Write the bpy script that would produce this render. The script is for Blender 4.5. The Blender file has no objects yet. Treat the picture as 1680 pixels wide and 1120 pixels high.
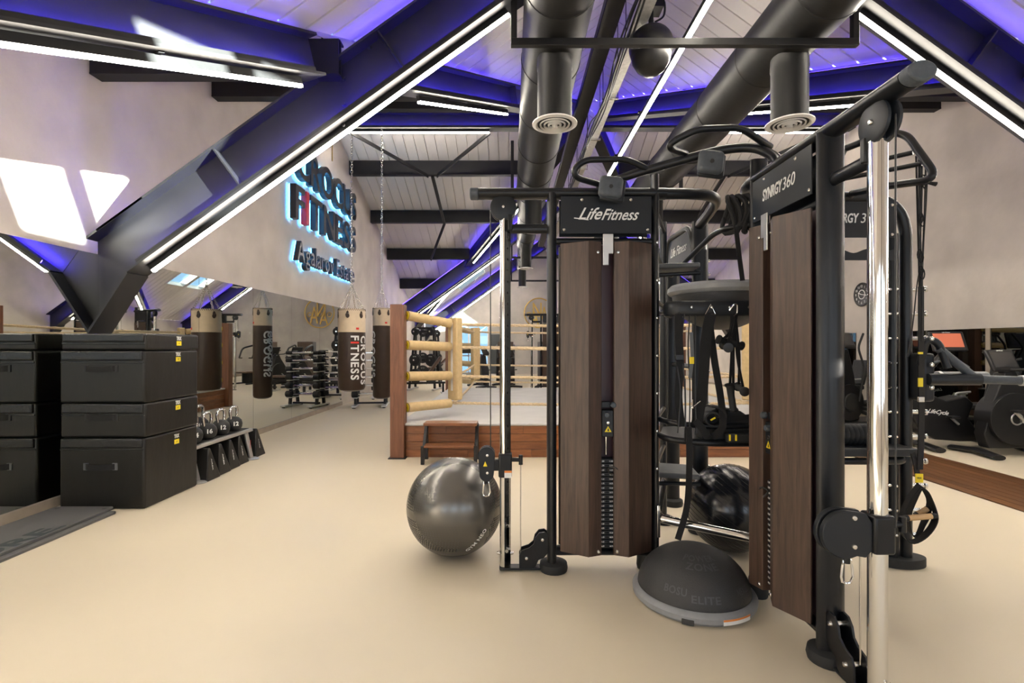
import bpy, bmesh, math, random
from mathutils import Vector, Matrix
from mathutils.geometry import tessellate_polygon
random.seed(7)
sc = bpy.context.scene
C = sc.collection
V = Vector
PI = math.pi

# ---------------------------------------------------------------- camera
EYE = 1.42                      # eye height above the floor
FPX = 830.0                     # focal length in pixels of the 1680 px wide frame
cam_data = bpy.data.cameras.new('camera')
cam_data.sensor_width = 36.0
cam_data.lens = 36.0 * FPX / 1680.0
cam_data.shift_x = 2.0 / 1680.0
cam_data.shift_y = 6.0 / 1680.0
cam_data.clip_start = 0.05
cam_data.clip_end = 200
cam = bpy.data.objects.new('camera', cam_data)
cam.location = (0, 0, EYE)
cam.rotation_euler = (PI / 2, 0, 0)
C.objects.link(cam)
sc.camera = cam

# ---------------------------------------------------------------- world, sun, daylight, exposure
w = bpy.data.worlds.new('world')
sc.world = w
w.use_nodes = True
bg = w.node_tree.nodes['Background']
bg.inputs[0].default_value = (0.42, 0.68, 1.0, 1)
bg.inputs[1].default_value = 1.1

sun = bpy.data.lights.new('sun', 'SUN')
sun.energy = 65.0
sun.angle = math.radians(0.6)
sun.color = (1.0, 0.94, 0.84)
so = bpy.data.objects.new('sun', sun)
so.rotation_euler = V((-8.6, 3.4, -1.8)).to_track_quat('-Z', 'Y').to_euler()
so.location = (10, -4, 8)
C.objects.link(so)

def fill_light(loc, rot, sx, sy, power, color=(0.93, 0.97, 1.0)):
    l = bpy.data.lights.new('window_daylight', 'AREA')
    l.shape = 'RECTANGLE'; l.size = sx; l.size_y = sy; l.energy = power; l.color = color
    o = bpy.data.objects.new('window_daylight', l)
    o.location = loc; o.rotation_euler = rot
    C.objects.link(o)
# daylight lamps, added in made-up windows behind the camera to brighten the front
FILL_WINDOWS = [(-2.4, 1.5), (0.2, 1.5), (2.9, 1.5), (5.5, 1.5)]
for wx, wz in FILL_WINDOWS:
    fill_light((wx, -2.96, wz), (PI / 2, 0, 0), 1.7, 1.7, 18)

LED_POWER = 88.0
BLUE_POWER = 170.0
BLUE_WASH = 11.0
vs = sc.view_settings
vs.view_transform = 'Standard'
vs.look = 'None'
vs.exposure = 0.35
vs.gamma = 1.0
vs.use_curve_mapping = False
sc.cycles.use_denoising = True
sc.cycles.max_bounces = 10
sc.cycles.diffuse_bounces = 5
sc.cycles.glossy_bounces = 6
sc.cycles.transmission_bounces = 6
sc.cycles.sample_clamp_indirect = 6.0
sc.cycles.caustics_reflective = False
sc.cycles.caustics_refractive = False

def at(px, py, Y):
    """point of the place seen at a measured pixel, at its measured distance Y"""
    return V(((px - 838) * Y / FPX, Y, EYE - (py - 566) * Y / FPX))

# ---------------------------------------------------------------- materials
MATS = {}
def _mat(name):
    m = bpy.data.materials.new(name); m.use_nodes = True
    nt = m.node_tree
    return m, nt, nt.nodes['Principled BSDF']

def mat(name, col, rough=0.5, metal=0.0, noise=0.0, scale=8.0, bump=0.0, bscale=60.0, coat=0.0, spec=0.5, stretch=None, rvar=0.0):
    m, nt, b = _mat(name)
    b.inputs['Base Color'].default_value = (*col, 1)
    b.inputs['Roughness'].default_value = rough
    b.inputs['Metallic'].default_value = metal
    b.inputs['Specular IOR Level'].default_value = spec
    if coat: b.inputs['Coat Weight'].default_value = coat
    tc = nt.nodes.new('ShaderNodeTexCoord')
    src = tc.outputs['Object']
    if stretch:
        mp = nt.nodes.new('ShaderNodeMapping'); mp.inputs['Scale'].default_value = stretch
        nt.links.new(src, mp.inputs['Vector']); src = mp.outputs['Vector']
    if noise or rvar:
        n = nt.nodes.new('ShaderNodeTexNoise'); n.inputs['Scale'].default_value = scale; n.inputs['Detail'].default_value = 6
        nt.links.new(src, n.inputs['Vector'])
        if noise:
            r = nt.nodes.new('ShaderNodeMapRange')
            r.inputs['From Min'].default_value = 0.3; r.inputs['From Max'].default_value = 0.7
            r.inputs['To Min'].default_value = 1 - noise; r.inputs['To Max'].default_value = 1 + noise
            nt.links.new(n.outputs['Fac'], r.inputs['Value'])
            mx = nt.nodes.new('ShaderNodeMix'); mx.data_type = 'RGBA'; mx.blend_type = 'MULTIPLY'
            mx.inputs['Factor'].default_value = 1.0
            mx.inputs[6].default_value = (*col, 1)
            nt.links.new(r.outputs[0], mx.inputs[7])
            nt.links.new(mx.outputs[2], b.inputs['Base Color'])
        if rvar:
            r2 = nt.nodes.new('ShaderNodeMapRange')
            r2.inputs['From Min'].default_value = 0.3; r2.inputs['From Max'].default_value = 0.7
            r2.inputs['To Min'].default_value = max(0.02, rough - rvar); r2.inputs['To Max'].default_value = rough + rvar
            nt.links.new(n.outputs['Fac'], r2.inputs['Value'])
            nt.links.new(r2.outputs[0], b.inputs['Roughness'])
    if bump:
        n2 = nt.nodes.new('ShaderNodeTexNoise'); n2.inputs['Scale'].default_value = bscale; n2.inputs['Detail'].default_value = 4
        nt.links.new(src, n2.inputs['Vector'])
        bp = nt.nodes.new('ShaderNodeBump'); bp.inputs['Strength'].default_value = bump; bp.inputs['Distance'].default_value = 0.01
        nt.links.new(n2.outputs['Fac'], bp.inputs['Height'])
        nt.links.new(bp.outputs['Normal'], b.inputs['Normal'])
    MATS[name] = m
    return m

def wood(name, c1, c2, stretch, scale=3.0, rough=0.4, bump=0.15):
    m, nt, b = _mat(name)
    tc = nt.nodes.new('ShaderNodeTexCoord')
    oi = nt.nodes.new('ShaderNodeObjectInfo')
    ad = nt.nodes.new('ShaderNodeVectorMath'); ad.operation = 'ADD'
    cx = nt.nodes.new('ShaderNodeCombineXYZ')
    ml = nt.nodes.new('ShaderNodeMath'); ml.operation = 'MULTIPLY'; ml.inputs[1].default_value = 13.0
    nt.links.new(oi.outputs['Random'], ml.inputs[0])
    for k in range(3): nt.links.new(ml.outputs[0], cx.inputs[k])
    nt.links.new(tc.outputs['Object'], ad.inputs[0]); nt.links.new(cx.outputs[0], ad.inputs[1])
    mp = nt.nodes.new('ShaderNodeMapping'); mp.inputs['Scale'].default_value = stretch
    nt.links.new(ad.outputs[0], mp.inputs['Vector'])
    n = nt.nodes.new('ShaderNodeTexNoise'); n.inputs['Scale'].default_value = scale
    n.inputs['Detail'].default_value = 8; n.inputs['Roughness'].default_value = 0.65; n.inputs['Distortion'].default_value = 0.6
    nt.links.new(mp.outputs[0], n.inputs['Vector'])
    cr = nt.nodes.new('ShaderNodeValToRGB')
    cr.color_ramp.elements[0].position = 0.32; cr.color_ramp.elements[0].color = (*c1, 1)
    cr.color_ramp.elements[1].position = 0.68; cr.color_ramp.elements[1].color = (*c2, 1)
    nt.links.new(n.outputs['Fac'], cr.inputs['Fac'])
    hv = nt.nodes.new('ShaderNodeHueSaturation')
    mr = nt.nodes.new('ShaderNodeMapRange'); mr.inputs['To Min'].default_value = 0.78; mr.inputs['To Max'].default_value = 1.22
    nt.links.new(oi.outputs['Random'], mr.inputs['Value']); nt.links.new(mr.outputs[0], hv.inputs['Value'])
    nt.links.new(cr.outputs['Color'], hv.inputs['Color'])
    nt.links.new(hv.outputs['Color'], b.inputs['Base Color'])
    b.inputs['Roughness'].default_value = rough
    bp = nt.nodes.new('ShaderNodeBump'); bp.inputs['Strength'].default_value = bump; bp.inputs['Distance'].default_value = 0.004
    nt.links.new(n.outputs['Fac'], bp.inputs['Height']); nt.links.new(bp.outputs['Normal'], b.inputs['Normal'])
    MATS[name] = m
    return m

def glow(name, col, strength):
    m, nt, b = _mat(name)
    b.inputs['Base Color'].default_value = (*col, 1)
    b.inputs['Emission Color'].default_value = (*col, 1)
    b.inputs['Emission Strength'].default_value = strength
    MATS[name] = m
    return m

def glass(name, col, rough=0.0, alpha=0.25):
    m, nt, b = _mat(name)
    tr = nt.nodes.new('ShaderNodeBsdfTransparent'); tr.inputs[0].default_value = (*col, 1)
    gl = nt.nodes.new('ShaderNodeBsdfGlossy'); gl.inputs['Roughness'].default_value = rough
    mx = nt.nodes.new('ShaderNodeMixShader'); mx.inputs[0].default_value = 0.06
    nt.links.new(tr.outputs[0], mx.inputs[1]); nt.links.new(gl.outputs[0], mx.inputs[2])
    nt.links.new(mx.outputs[0], nt.nodes['Material Output'].inputs['Surface'])
    MATS[name] = m
    return m

mat('floor', (0.64, 0.562, 0.43), 0.42, noise=0.035, scale=0.9, rvar=0.06, bump=0.03, bscale=120)
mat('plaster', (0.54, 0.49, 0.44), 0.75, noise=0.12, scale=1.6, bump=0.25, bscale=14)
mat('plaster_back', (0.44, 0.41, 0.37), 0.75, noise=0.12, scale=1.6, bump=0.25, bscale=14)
mat('deck', (0.74, 0.70, 0.66), 0.5, noise=0.03, scale=2)
mat('steel_black', (0.012, 0.012, 0.013), 0.42, noise=0.25, scale=4, bump=0.05, bscale=30, spec=0.33)
mat('steel_frame', (0.014, 0.014, 0.017), 0.45, noise=0.2, scale=3, bump=0.06, bscale=20)
mat('purlin', (0.007, 0.007, 0.008), 0.6, noise=0.2, scale=5, spec=0.33)
mat('duct', (0.010, 0.010, 0.010), 0.48, noise=0.15, scale=5, bump=0.06, bscale=6, stretch=(1, 6, 1), spec=0.24)
mat('white_paint', (0.72, 0.70, 0.66), 0.45, noise=0.02)
mat('galvanized', (0.52, 0.51, 0.48), 0.4, metal=0.6, noise=0.15, scale=20)
mat('mirror', (0.82, 0.835, 0.77), 0.012, metal=1.0)
mat('mirror_dark', (0.115, 0.125, 0.12), 0.02, metal=1.0)
mat('gym_black', (0.0065, 0.0075, 0.0095), 0.33, noise=0.2, scale=9, bump=0.04, bscale=250, spec=0.36)
mat('gym_panel', (0.011, 0.0135, 0.0175), 0.42, noise=0.1, scale=6, spec=0.36)
mat('rubber', (0.018, 0.019, 0.02), 0.65, noise=0.2, scale=20, bump=0.1, bscale=200, spec=0.33)
mat('rubber_grey', (0.10, 0.108, 0.115), 0.5, noise=0.1, scale=20)
mat('grip_grey', (0.055, 0.066, 0.08), 0.55, noise=0.15, scale=30, bump=0.2, bscale=150)
mat('arm_grey', (0.17, 0.185, 0.205), 0.5, noise=0.05, scale=20)
mat('chrome', (0.82, 0.82, 0.80), 0.07, metal=1.0, noise=0.03, scale=3)
mat('steel_bolt', (0.70, 0.68, 0.63), 0.25, metal=1.0)
mat('silver', (0.62, 0.62, 0.61), 0.35, metal=0.8, noise=0.05, scale=12)
mat('plum', (0.055, 0.020, 0.028), 0.4)
mat('cable', (0.012, 0.012, 0.012), 0.4)
mat('white_print', (0.80, 0.80, 0.78), 0.5)
mat('yellow_print', (0.85, 0.66, 0.02), 0.5)
mat('orange_print', (0.75, 0.24, 0.05), 0.5)
mat('black_print', (0.012, 0.012, 0.012), 0.5)
mat('red_print', (0.72, 0.03, 0.02), 0.45)
mat('vinyl', (0.0095, 0.009, 0.008), 0.40, noise=0.15, scale=12, bump=0.35, bscale=9, stretch=(1, 1, 0.35), spec=0.33)
mat('vinyl_gloss', (0.016, 0.017, 0.018), 0.24, bump=0.5, bscale=26, spec=0.33)
mat('webbing', (0.010, 0.010, 0.011), 0.75, bump=0.3, bscale=300, spec=0.33)
mat('ball_grey', (0.15, 0.145, 0.135), 0.27, metal=0.65, noise=0.05, scale=6)
mat('ball_dimple', (0.012, 0.012, 0.011), 0.6)
mat('ball_black', (0.010, 0.011, 0.014), 0.2, noise=0.1, scale=5)
mat('bosu_dome', (0.030, 0.031, 0.033), 0.55, bump=0.35, bscale=220)
mat('bosu_print', (0.055, 0.058, 0.062), 0.5)
mat('bosu_rim', (0.25, 0.26, 0.275), 0.5, noise=0.08, scale=20)
mat('canvas', (0.62, 0.46, 0.24), 0.85, noise=0.08, scale=20, bump=0.3, bscale=180)
mat('rope', (0.66, 0.52, 0.33), 0.85, noise=0.15, scale=40, bump=0.3, bscale=200)
mat('bag_cream', (0.66, 0.53, 0.37), 0.6, noise=0.05, scale=12, bump=0.1, bscale=60)
mat('bag_brown', (0.040, 0.024, 0.017), 0.38, noise=0.1, scale=8, bump=0.12, bscale=50, spec=0.33)
mat('ring_mat', (0.50, 0.49, 0.48), 0.7, noise=0.06, scale=2.5, bump=0.25, bscale=3)
mat('tape_white', (0.78, 0.77, 0.74), 0.6)
mat('gold', (0.62, 0.42, 0.12), 0.3, metal=0.9)
mat('leather_brown', (0.085, 0.048, 0.034), 0.45, noise=0.12, scale=12)
mat('mat_grey', (0.11, 0.109, 0.107), 0.7, bump=0.5, bscale=90, stretch=(1, 6, 1))
mat('mat_print', (0.025, 0.036, 0.038), 0.6)
mat('iron', (0.014, 0.014, 0.015), 0.5, bump=0.2, bscale=120, spec=0.33)
mat('letter_black', (0.020, 0.021, 0.026), 0.35)
mat('letter_red', (0.55, 0.015, 0.04), 0.4)
mat('plastic_black', (0.012, 0.012, 0.013), 0.33, noise=0.1, scale=8, spec=0.33)
mat('screen_dark', (0.03, 0.031, 0.033), 0.15)
mat('pale_wood', (0.62, 0.40, 0.20), 0.5, noise=0.12, scale=20, stretch=(1, 8, 8))
mat('window_frame', (0.10, 0.10, 0.10), 0.5)
mat('door_dark', (0.05, 0.06, 0.065), 0.35)
mat('baseboard', (0.30, 0.255, 0.205), 0.6, noise=0.1, scale=6)
mat('blue_tape', (0.05, 0.22, 0.62), 0.5)
wood('wood_panel', (0.026, 0.015, 0.011), (0.072, 0.043, 0.030), (14, 14, 0.9), 3.2, 0.42)
wood('wood_ring', (0.15, 0.050, 0.018), (0.30, 0.115, 0.042), (1.0, 9, 9), 2.4, 0.36)
wood('wood_post', (0.105, 0.038, 0.018), (0.19, 0.075, 0.036), (9, 9, 0.8), 3.0, 0.45)
wood('wood_floor', (0.075, 0.029, 0.010), (0.175, 0.075, 0.027), (9, 0.8, 1), 2.2, 0.34)
glow('led_white', (1.0, 0.908, 0.765), LED_POWER)
glow('led_blue', (0.055, 0.03, 1.0), BLUE_POWER)
glow('led_wash', (0.10, 0.05, 1.0), BLUE_WASH)
glow('led_halo', (0.10, 0.50, 1.0), 9.0)
glow('screen_lit', (0.40, 0.10, 0.05), 0.35)
glass('glass', (0.90, 0.96, 0.98))

# ---------------------------------------------------------------- building helpers
WORLD_ORIGIN = {}
def worg(o): return WORLD_ORIGIN.get(o.name, V((0, 0, 0)))

def frame(o, x, y):
    x = V(x).normalized(); y = V(y).normalized(); z = x.cross(y).normalized(); y = z.cross(x)
    m = Matrix.Identity(4)
    for r in range(3):
        m[r][0] = x[r]; m[r][1] = y[r]; m[r][2] = z[r]; m[r][3] = o[r]
    return m

class MB:
    """collects shapes (in world coordinates, optionally through a matrix) for one mesh"""
    def __init__(s, M=None): s.v = []; s.f = []; s.M = M
    def add(s, vs_, fs_):
        b = len(s.v)
        for p in vs_:
            p = V(p)
            s.v.append(s.M @ p if s.M else p)
        for f in fs_: s.f.append([b + i for i in f])
        return s
    def box(s, c, d, R=None):
        cx, cy, cz = c; hx, hy, hz = d[0] / 2, d[1] / 2, d[2] / 2
        p = [V((i * hx, j * hy, k * hz)) for k in (-1, 1) for j in (-1, 1) for i in (-1, 1)]
        if R: p = [R @ q for q in p]
        p = [q + V(c) for q in p]
        return s.add(p, [(0, 2, 3, 1), (4, 5, 7, 6), (0, 1, 5, 4), (2, 6, 7, 3), (0, 4, 6, 2), (1, 3, 7, 5)])
    def span(s, x0, x1, y0, y1, z0, z1):
        return s.box(((x0 + x1) / 2, (y0 + y1) / 2, (z0 + z1) / 2), (x1 - x0, y1 - y0, z1 - z0))
    def bar(s, p0, p1, side, s0, s1, u0, u1):
        """straight bar from p0 to p1; section given along side and its normal (up)"""
        p0 = V(p0); p1 = V(p1); d = (p1 - p0).normalized(); sd = V(side).normalized(); up = sd.cross(d).normalized()
        if up.z < 0: up = -up
        q = []
        for p in (p0, p1):
            for a, b in ((s0, u0), (s1, u0), (s1, u1), (s0, u1)): q.append(p + sd * a + up * b)
        return s.add(q, [(0, 1, 2, 3), (7, 6, 5, 4), (0, 4, 5, 1), (1, 5, 6, 2), (2, 6, 7, 3), (3, 7, 4, 0)])
    def tube(s, pts, r, n=10, closed=False, caps=True, flat=None):
        """round tube along a polyline; r may be a list; flat=(a,b,dir): oval section"""
        pts = [V(p) for p in pts]; m = len(pts)
        rs = r if isinstance(r, (list, tuple)) else [r] * m
        base = len(s.v); prev = None; q = []
        for i, p in enumerate(pts):
            if closed: t = (pts[(i + 1) % m] - pts[i - 1])
            elif i == 0: t = pts[1] - pts[0]
            elif i == m - 1: t = pts[-1] - pts[-2]
            else: t = (pts[i + 1] - p).normalized() + (p - pts[i - 1]).normalized()
            t = t.normalized() if t.length > 1e-9 else V((0, 0, 1))
            if prev is None:
                a = V((0, 0, 1)) if abs(t.z) < 0.9 else V((1, 0, 0))
                if flat: a = V(flat[2])
                nrm = (a - t * a.dot(t)).normalized()
            else:
                nrm = prev - t * prev.dot(t)
                nrm = nrm.normalized() if nrm.length > 1e-6 else prev
            prev = nrm; bn = t.cross(nrm)
            k = 1.0
            if 0 < i < m - 1 and not closed:
                c = max(0.35, math.sqrt(max(0.0, (1 + (pts[i + 1] - p).normalized().dot((p - pts[i - 1]).normalized())) / 2)))
                k = 1.0 / c if c < 0.999 else 1.0
                k = min(k, 1.25)
            for j in range(n):
                an = 2 * PI * j / n
                ra, rb = (flat[0], flat[1]) if flat else (rs[i], rs[i])
                q.append(p + nrm * (math.cos(an) * ra) + bn * (math.sin(an) * rb))
        fs_ = []
        for i in range(m if closed else m - 1):
            for j in range(n):
                a = i * n + j; b = i * n + (j + 1) % n; c = ((i + 1) % m) * n + (j + 1) % n; d = ((i + 1) % m) * n + j
                fs_.append((a, b, c, d))
        if caps and not closed:
            fs_.append(tuple(range(n - 1, -1, -1))); fs_.append(tuple((m - 1) * n + j for j in range(n)))
        return s.add(q, fs_)
    def cyl(s, p0, p1, r, n=16, r1=None):
        return s.tube([p0, p1], [r, r if r1 is None else r1], n)
    def lathe(s, prof, o=(0, 0, 0), axis=(0, 0, 1), n=24, closed=False):
        """profile [(radius, height)] spun about an axis through o"""
        ax = V(axis).normalized(); a = V((1, 0, 0)) if abs(ax.x) < 0.9 else V((0, 1, 0))
        e1 = (a - ax * a.dot(ax)).normalized(); e2 = ax.cross(e1); o = V(o)
        q = []; m = len(prof)
        for r, h in prof:
            r = max(r, 1e-5)
            for j in range(n):
                an = 2 * PI * j / n
                q.append(o + ax * h + e1 * (r * math.cos(an)) + e2 * (r * math.sin(an)))
        fs_ = []
        for i in range(m if closed else m - 1):
            for j in range(n):
                fs_.append((i * n + j, i * n + (j + 1) % n, ((i + 1) % m) * n + (j + 1) % n, ((i + 1) % m) * n + j))
        if not closed:
            if prof[0][0] > 1e-4: fs_.append(tuple(range(n - 1, -1, -1)))
            if prof[-1][0] > 1e-4: fs_.append(tuple((m - 1) * n + j for j in range(n)))
        return s.add(q, fs_)
    def sphere(s, c, r, n=20, m=12, sc_=(1, 1, 1)):
        q = [V(c) + V((0, 0, -r * sc_[2]))]; fs_ = []
        for i in range(1, m):
            th = -PI / 2 + PI * i / m
            for j in range(n):
                an = 2 * PI * j / n
                q.append(V(c) + V((r * sc_[0] * math.cos(th) * math.cos(an), r * sc_[1] * math.cos(th) * math.sin(an), r * sc_[2] * math.sin(th))))
        q.append(V(c) + V((0, 0, r * sc_[2])))
        L = len(q) - 1
        for j in range(n):
            fs_.append((0, 1 + (j + 1) % n, 1 + j)); fs_.append((L, L - n + j, L - n + (j + 1) % n))
        for i in range(m - 2):
            for j in range(n):
                a = 1 + i * n + j; b = 1 + i * n + (j + 1) % n
                fs_.append((a, b, b + n, a + n))
        return s.add(q, fs_)
    def torus(s, c, axis, R, r, n=24, k=8):
        ax = V(axis).normalized(); a = V((1, 0, 0)) if abs(ax.x) < 0.9 else V((0, 1, 0))
        e1 = (a - ax * a.dot(ax)).normalized(); e2 = ax.cross(e1)
        pts = [V(c) + e1 * (R * math.cos(2 * PI * i / n)) + e2 * (R * math.sin(2 * PI * i / n)) for i in range(n)]
        return s.tube(pts, r, k, closed=True)
    def prism(s, poly, F, t0, t1, holes=()):
        """2D polygon (in frame F's x,y) given thickness along F's z"""
        loops = [[V((x, y, 0)) for x, y in poly]] + [[V((x, y, 0)) for x, y in h] for h in holes]
        tris = tessellate_polygon(loops)
        flatp = [p for lp in loops for p in lp]; nn = len(flatp)
        q = [F @ V((p.x, p.y, t0)) for p in flatp] + [F @ V((p.x, p.y, t1)) for p in flatp]
        fs_ = [(a, b, c) for a, b, c in tris] + [(nn + c, nn + b, nn + a) for a, b, c in tris]
        k = 0
        for lp in loops:
            L = len(lp)
            for i in range(L):
                a = k + i; b = k + (i + 1) % L
                fs_.append((a, b, nn + b, nn + a))
            k += L
        return s.add(q, fs_)
    def ribbon(s, pts, side, width, thick=0.003):
        """flat strap along a polyline"""
        pts = [V(p) for p in pts]; m = len(pts); q = []
        sides = side if isinstance(side, list) else [side] * m
        for i, p in enumerate(pts):
            t = (pts[min(i + 1, m - 1)] - pts[max(i - 1, 0)]).normalized()
            sd = V(sides[i]); sd = (sd - t * sd.dot(t)).normalized(); nn = t.cross(sd)
            for a, b in ((-1, -1), (1, -1), (1, 1), (-1, 1)): q.append(p + sd * (a * width / 2) + nn * (b * thick / 2))
        fs_ = [(0, 1, 2, 3), tuple((m - 1) * 4 + j for j in (3, 2, 1, 0))]
        for i in range(m - 1):
            for j in range(4): fs_.append((i * 4 + j, (i + 1) * 4 + j, (i + 1) * 4 + (j + 1) % 4, i * 4 + (j + 1) % 4))
        return s.add(q, fs_)
    def build(s, name, material, parent=None, bevel=0.0, smooth=35, origin=None, seg=2, label=None, subsurf=0):
        vs_ = s.v
        if parent is not None: o0 = worg(parent)
        elif origin is not None: o0 = V(origin)
        else:
            xs = [p.x for p in vs_]; ys = [p.y for p in vs_]; zs = [p.z for p in vs_]
            o0 = V(((min(xs) + max(xs)) / 2, (min(ys) + max(ys)) / 2, min(zs)))
        me = bpy.data.meshes.new(name)
        me.from_pydata([tuple(p - o0) for p in vs_], [], s.f)
        bm = bmesh.new(); bm.from_mesh(me)
        bmesh.ops.recalc_face_normals(bm, faces=bm.faces)
        bm.to_mesh(me); bm.free()
        if smooth:
            me.polygons.foreach_set('use_smooth', [True] * len(me.polygons))
            me.set_sharp_from_angle(angle=math.radians(smooth))
        o = bpy.data.objects.new(name, me)
        C.objects.link(o)
        me.materials.append(MATS[material] if isinstance(material, str) else material)
        if parent is not None: o.parent = parent
        else: o.location = o0
        WORLD_ORIGIN[o.name] = o0
        if bevel:
            b = o.modifiers.new('bevel', 'BEVEL'); b.width = bevel; b.segments = seg; b.limit_method = 'ANGLE'; b.angle_limit = math.radians(40)
        if subsurf:
            b = o.modifiers.new('sub', 'SUBSURF'); b.levels = subsurf; b.render_levels = subsurf
        if label: o['label'] = label
        return o

def tag(o, label, cat=None, group=None, kind=None):
    o['label'] = label
    if cat: o['category'] = cat
    if group: o['group'] = group
    if kind: o['kind'] = kind
    return o

def thing(name, label, cat, loc=(0, 0, 0), group=None, kind=None):
    o = bpy.data.objects.new(name, None)
    o.empty_display_size = 0.1
    C.objects.link(o); o.location = loc
    WORLD_ORIGIN[o.name] = V(loc)
    return tag(o, label, cat, group, kind)

def copy_tree(o, parent=None):
    c = o.copy(); C.objects.link(c)
    if parent is not None: c.parent = parent
    WORLD_ORIGIN[c.name] = worg(o)
    for ch in list(o.children): copy_tree(ch, c)
    return c

def place(root, loc, rz=0.0, label=None, group=None, copy=True, scale=None):
    r = copy_tree(root) if copy else root
    r.location = loc; r.rotation_euler = (0, 0, rz)
    if scale: r.scale = scale
    if label: r['label'] = label
    if group: r['group'] = group
    return r

def text_geo(body, size=0.1, shear=0.0, bold=0.0, extrude=0.001, spacing=1.0, res=4):
    cu = bpy.data.curves.new('lettering', 'FONT')
    cu.body = body; cu.size = size; cu.shear = shear; cu.offset = bold; cu.extrude = extrude
    cu.space_character = spacing; cu.resolution_u = res; cu.align_x = 'LEFT'
    ob = bpy.data.objects.new('lettering', cu)
    C.objects.link(ob)
    dg = bpy.context.evaluated_depsgraph_get()
    me = bpy.data.meshes.new_from_object(ob.evaluated_get(dg))
    vs_ = [V(v.co) for v in me.vertices]; fs_ = [tuple(p.vertices) for p in me.polygons]
    bpy.data.objects.remove(ob); bpy.data.curves.remove(cu); bpy.data.meshes.remove(me)
    return vs_, fs_

def slice_text(vs_, fs_, cuts):
    bm = bmesh.new()
    bv = [bm.verts.new(p) for p in vs_]
    for f in fs_:
        try: bm.faces.new([bv[i] for i in f])
        except ValueError: pass
    for y in cuts:
        bmesh.ops.bisect_plane(bm, geom=bm.verts[:] + bm.edges[:] + bm.faces[:], plane_co=(0, y, 0), plane_no=(0, 1, 0))
    bm.verts.index_update()
    out = [V(v.co) for v in bm.verts], [tuple(v.index for v in f.verts) for f in bm.faces]
    bm.free()
    return out

def text_into(mb, body, F, w=None, h=None, shear=0.0, bold=0.0, extrude=0.001, spacing=1.0, align='C', res=4):
    """lettering lying in frame F (x reads, y up, z out), fitted to width w and/or height h, centred on F's origin"""
    if not body.strip(): return mb
    vs_, fs_ = text_geo(body, 1.0, shear, bold, 0.0 if extrude == 0 else 0.05, spacing, res)
    if not vs_: return mb
    x0 = min(p.x for p in vs_); x1 = max(p.x for p in vs_); y0 = min(p.y for p in vs_); y1 = max(p.y for p in vs_)
    sx = sy = None
    if w: sx = w / (x1 - x0)
    if h: sy = h / (y1 - y0)
    if sx is None: sx = sy
    if sy is None: sy = sx
    ox = {'C': (x0 + x1) / 2, 'L': x0, 'R': x1}[align]; oy = (y0 + y1) / 2
    sz = extrude / 0.05 if extrude else 1
    mb.add([F @ V(((p.x - ox) * sx, (p.y - oy) * sy, p.z * sz)) for p in vs_], fs_)
    return mb

def arc(c, e1, e2, r, a0, a1, n=8):
    c = V(c); e1 = V(e1); e2 = V(e2)
    return [c + e1 * (r * math.cos(a0 + (a1 - a0) * i / n)) + e2 * (r * math.sin(a0 + (a1 - a0) * i / n)) for i in range(n + 1)]

def smooth_path(pts, n=6):
    """Catmull-Rom through the points"""
    pts = [V(p) for p in pts]; out = []
    for i in range(len(pts) - 1):
        p0 = pts[max(i - 1, 0)]; p1 = pts[i]; p2 = pts[i + 1]; p3 = pts[min(i + 2, len(pts) - 1)]
        for k in range(n):
            t = k / n
            out.append(0.5 * ((2 * p1) + (p2 - p0) * t + (2 * p0 - 5 * p1 + 4 * p2 - p3) * t * t + (3 * p1 - p0 - 3 * p2 + p3) * t ** 3))
    out.append(pts[-1])
    return out

def round_corners(pts, r, n=4):
    pts = [V(p) for p in pts]; out = [pts[0]]
    for i in range(1, len(pts) - 1):
        a = pts[i - 1] - pts[i]; b = pts[i + 1] - pts[i]
        ra = min(r, a.length * 0.49); rb = min(r, b.length * 0.49)
        p = pts[i] + a.normalized() * ra; q = pts[i] + b.normalized() * rb
        for k in range(n + 1):
            t = k / n
            out.append((1 - t) ** 2 * p + 2 * t * (1 - t) * pts[i] + t * t * q)
    out.append(pts[-1])
    return out

def struct(o, label, cat=None):
    o['kind'] = 'structure'; o['label'] = label
    return o
# ================================================================ the room
XL, XR, XC = -4.02, 7.38, 1.68          # side walls, ridge line
YN, YB, YC = -3.0, 24.9, 10.9           # wall behind the camera, back wall, cross ridge
ZR, SM, KV = 6.65, 0.72, 0.53           # ridge height, main slope, valley run
SC = SM * KV                            # slope of the cross gable
ZE = ZR - SM * (XC - XL)                # eave height
def deck_main(x): return ZR - SM * abs(x - XC)
def deck_cross(y): return ZR - SC * abs(y - YC)

struct(MB().span(XL - 0.2, XR + 0.2, YN - 0.2, YB + 0.2, -0.15, 0.0).build('floor', 'floor', smooth=0), 'smooth beige resin floor of the gym')

gy0 = YC - (XC - XL) / KV; gy1 = YC + (XC - XL) / KV
side_poly = [(YN, 0), (YB, 0), (YB, ZE), (gy1, ZE), (YC, ZR), (gy0, ZE), (YN, ZE)]
for nm, x, sgn in (('wall_left', XL, -1), ('wall_right', XR, 1)):
    F = frame((x, 0, 0), (0, 1, 0), (0, 0, 1))
    t = (0, 0.2) if sgn > 0 else (-0.2, 0)
    struct(MB().prism(side_poly, F, *t).build(nm, 'plaster', smooth=0),
           'grey plaster gable wall carrying the backlit sign' if sgn < 0 else 'grey plaster gable wall above the dark mirrors')
end_poly = [(XL - 0.2, 0), (XR + 0.2, 0), (XR + 0.2, ZE - 0.144), (XC, ZR), (XL - 0.2, ZE - 0.144)]
near_holes = [[(x - 0.85, z - 0.85), (x + 0.85, z - 0.85), (x + 0.85, z + 0.85), (x - 0.85, z + 0.85)] for x, z in FILL_WINDOWS]
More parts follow.
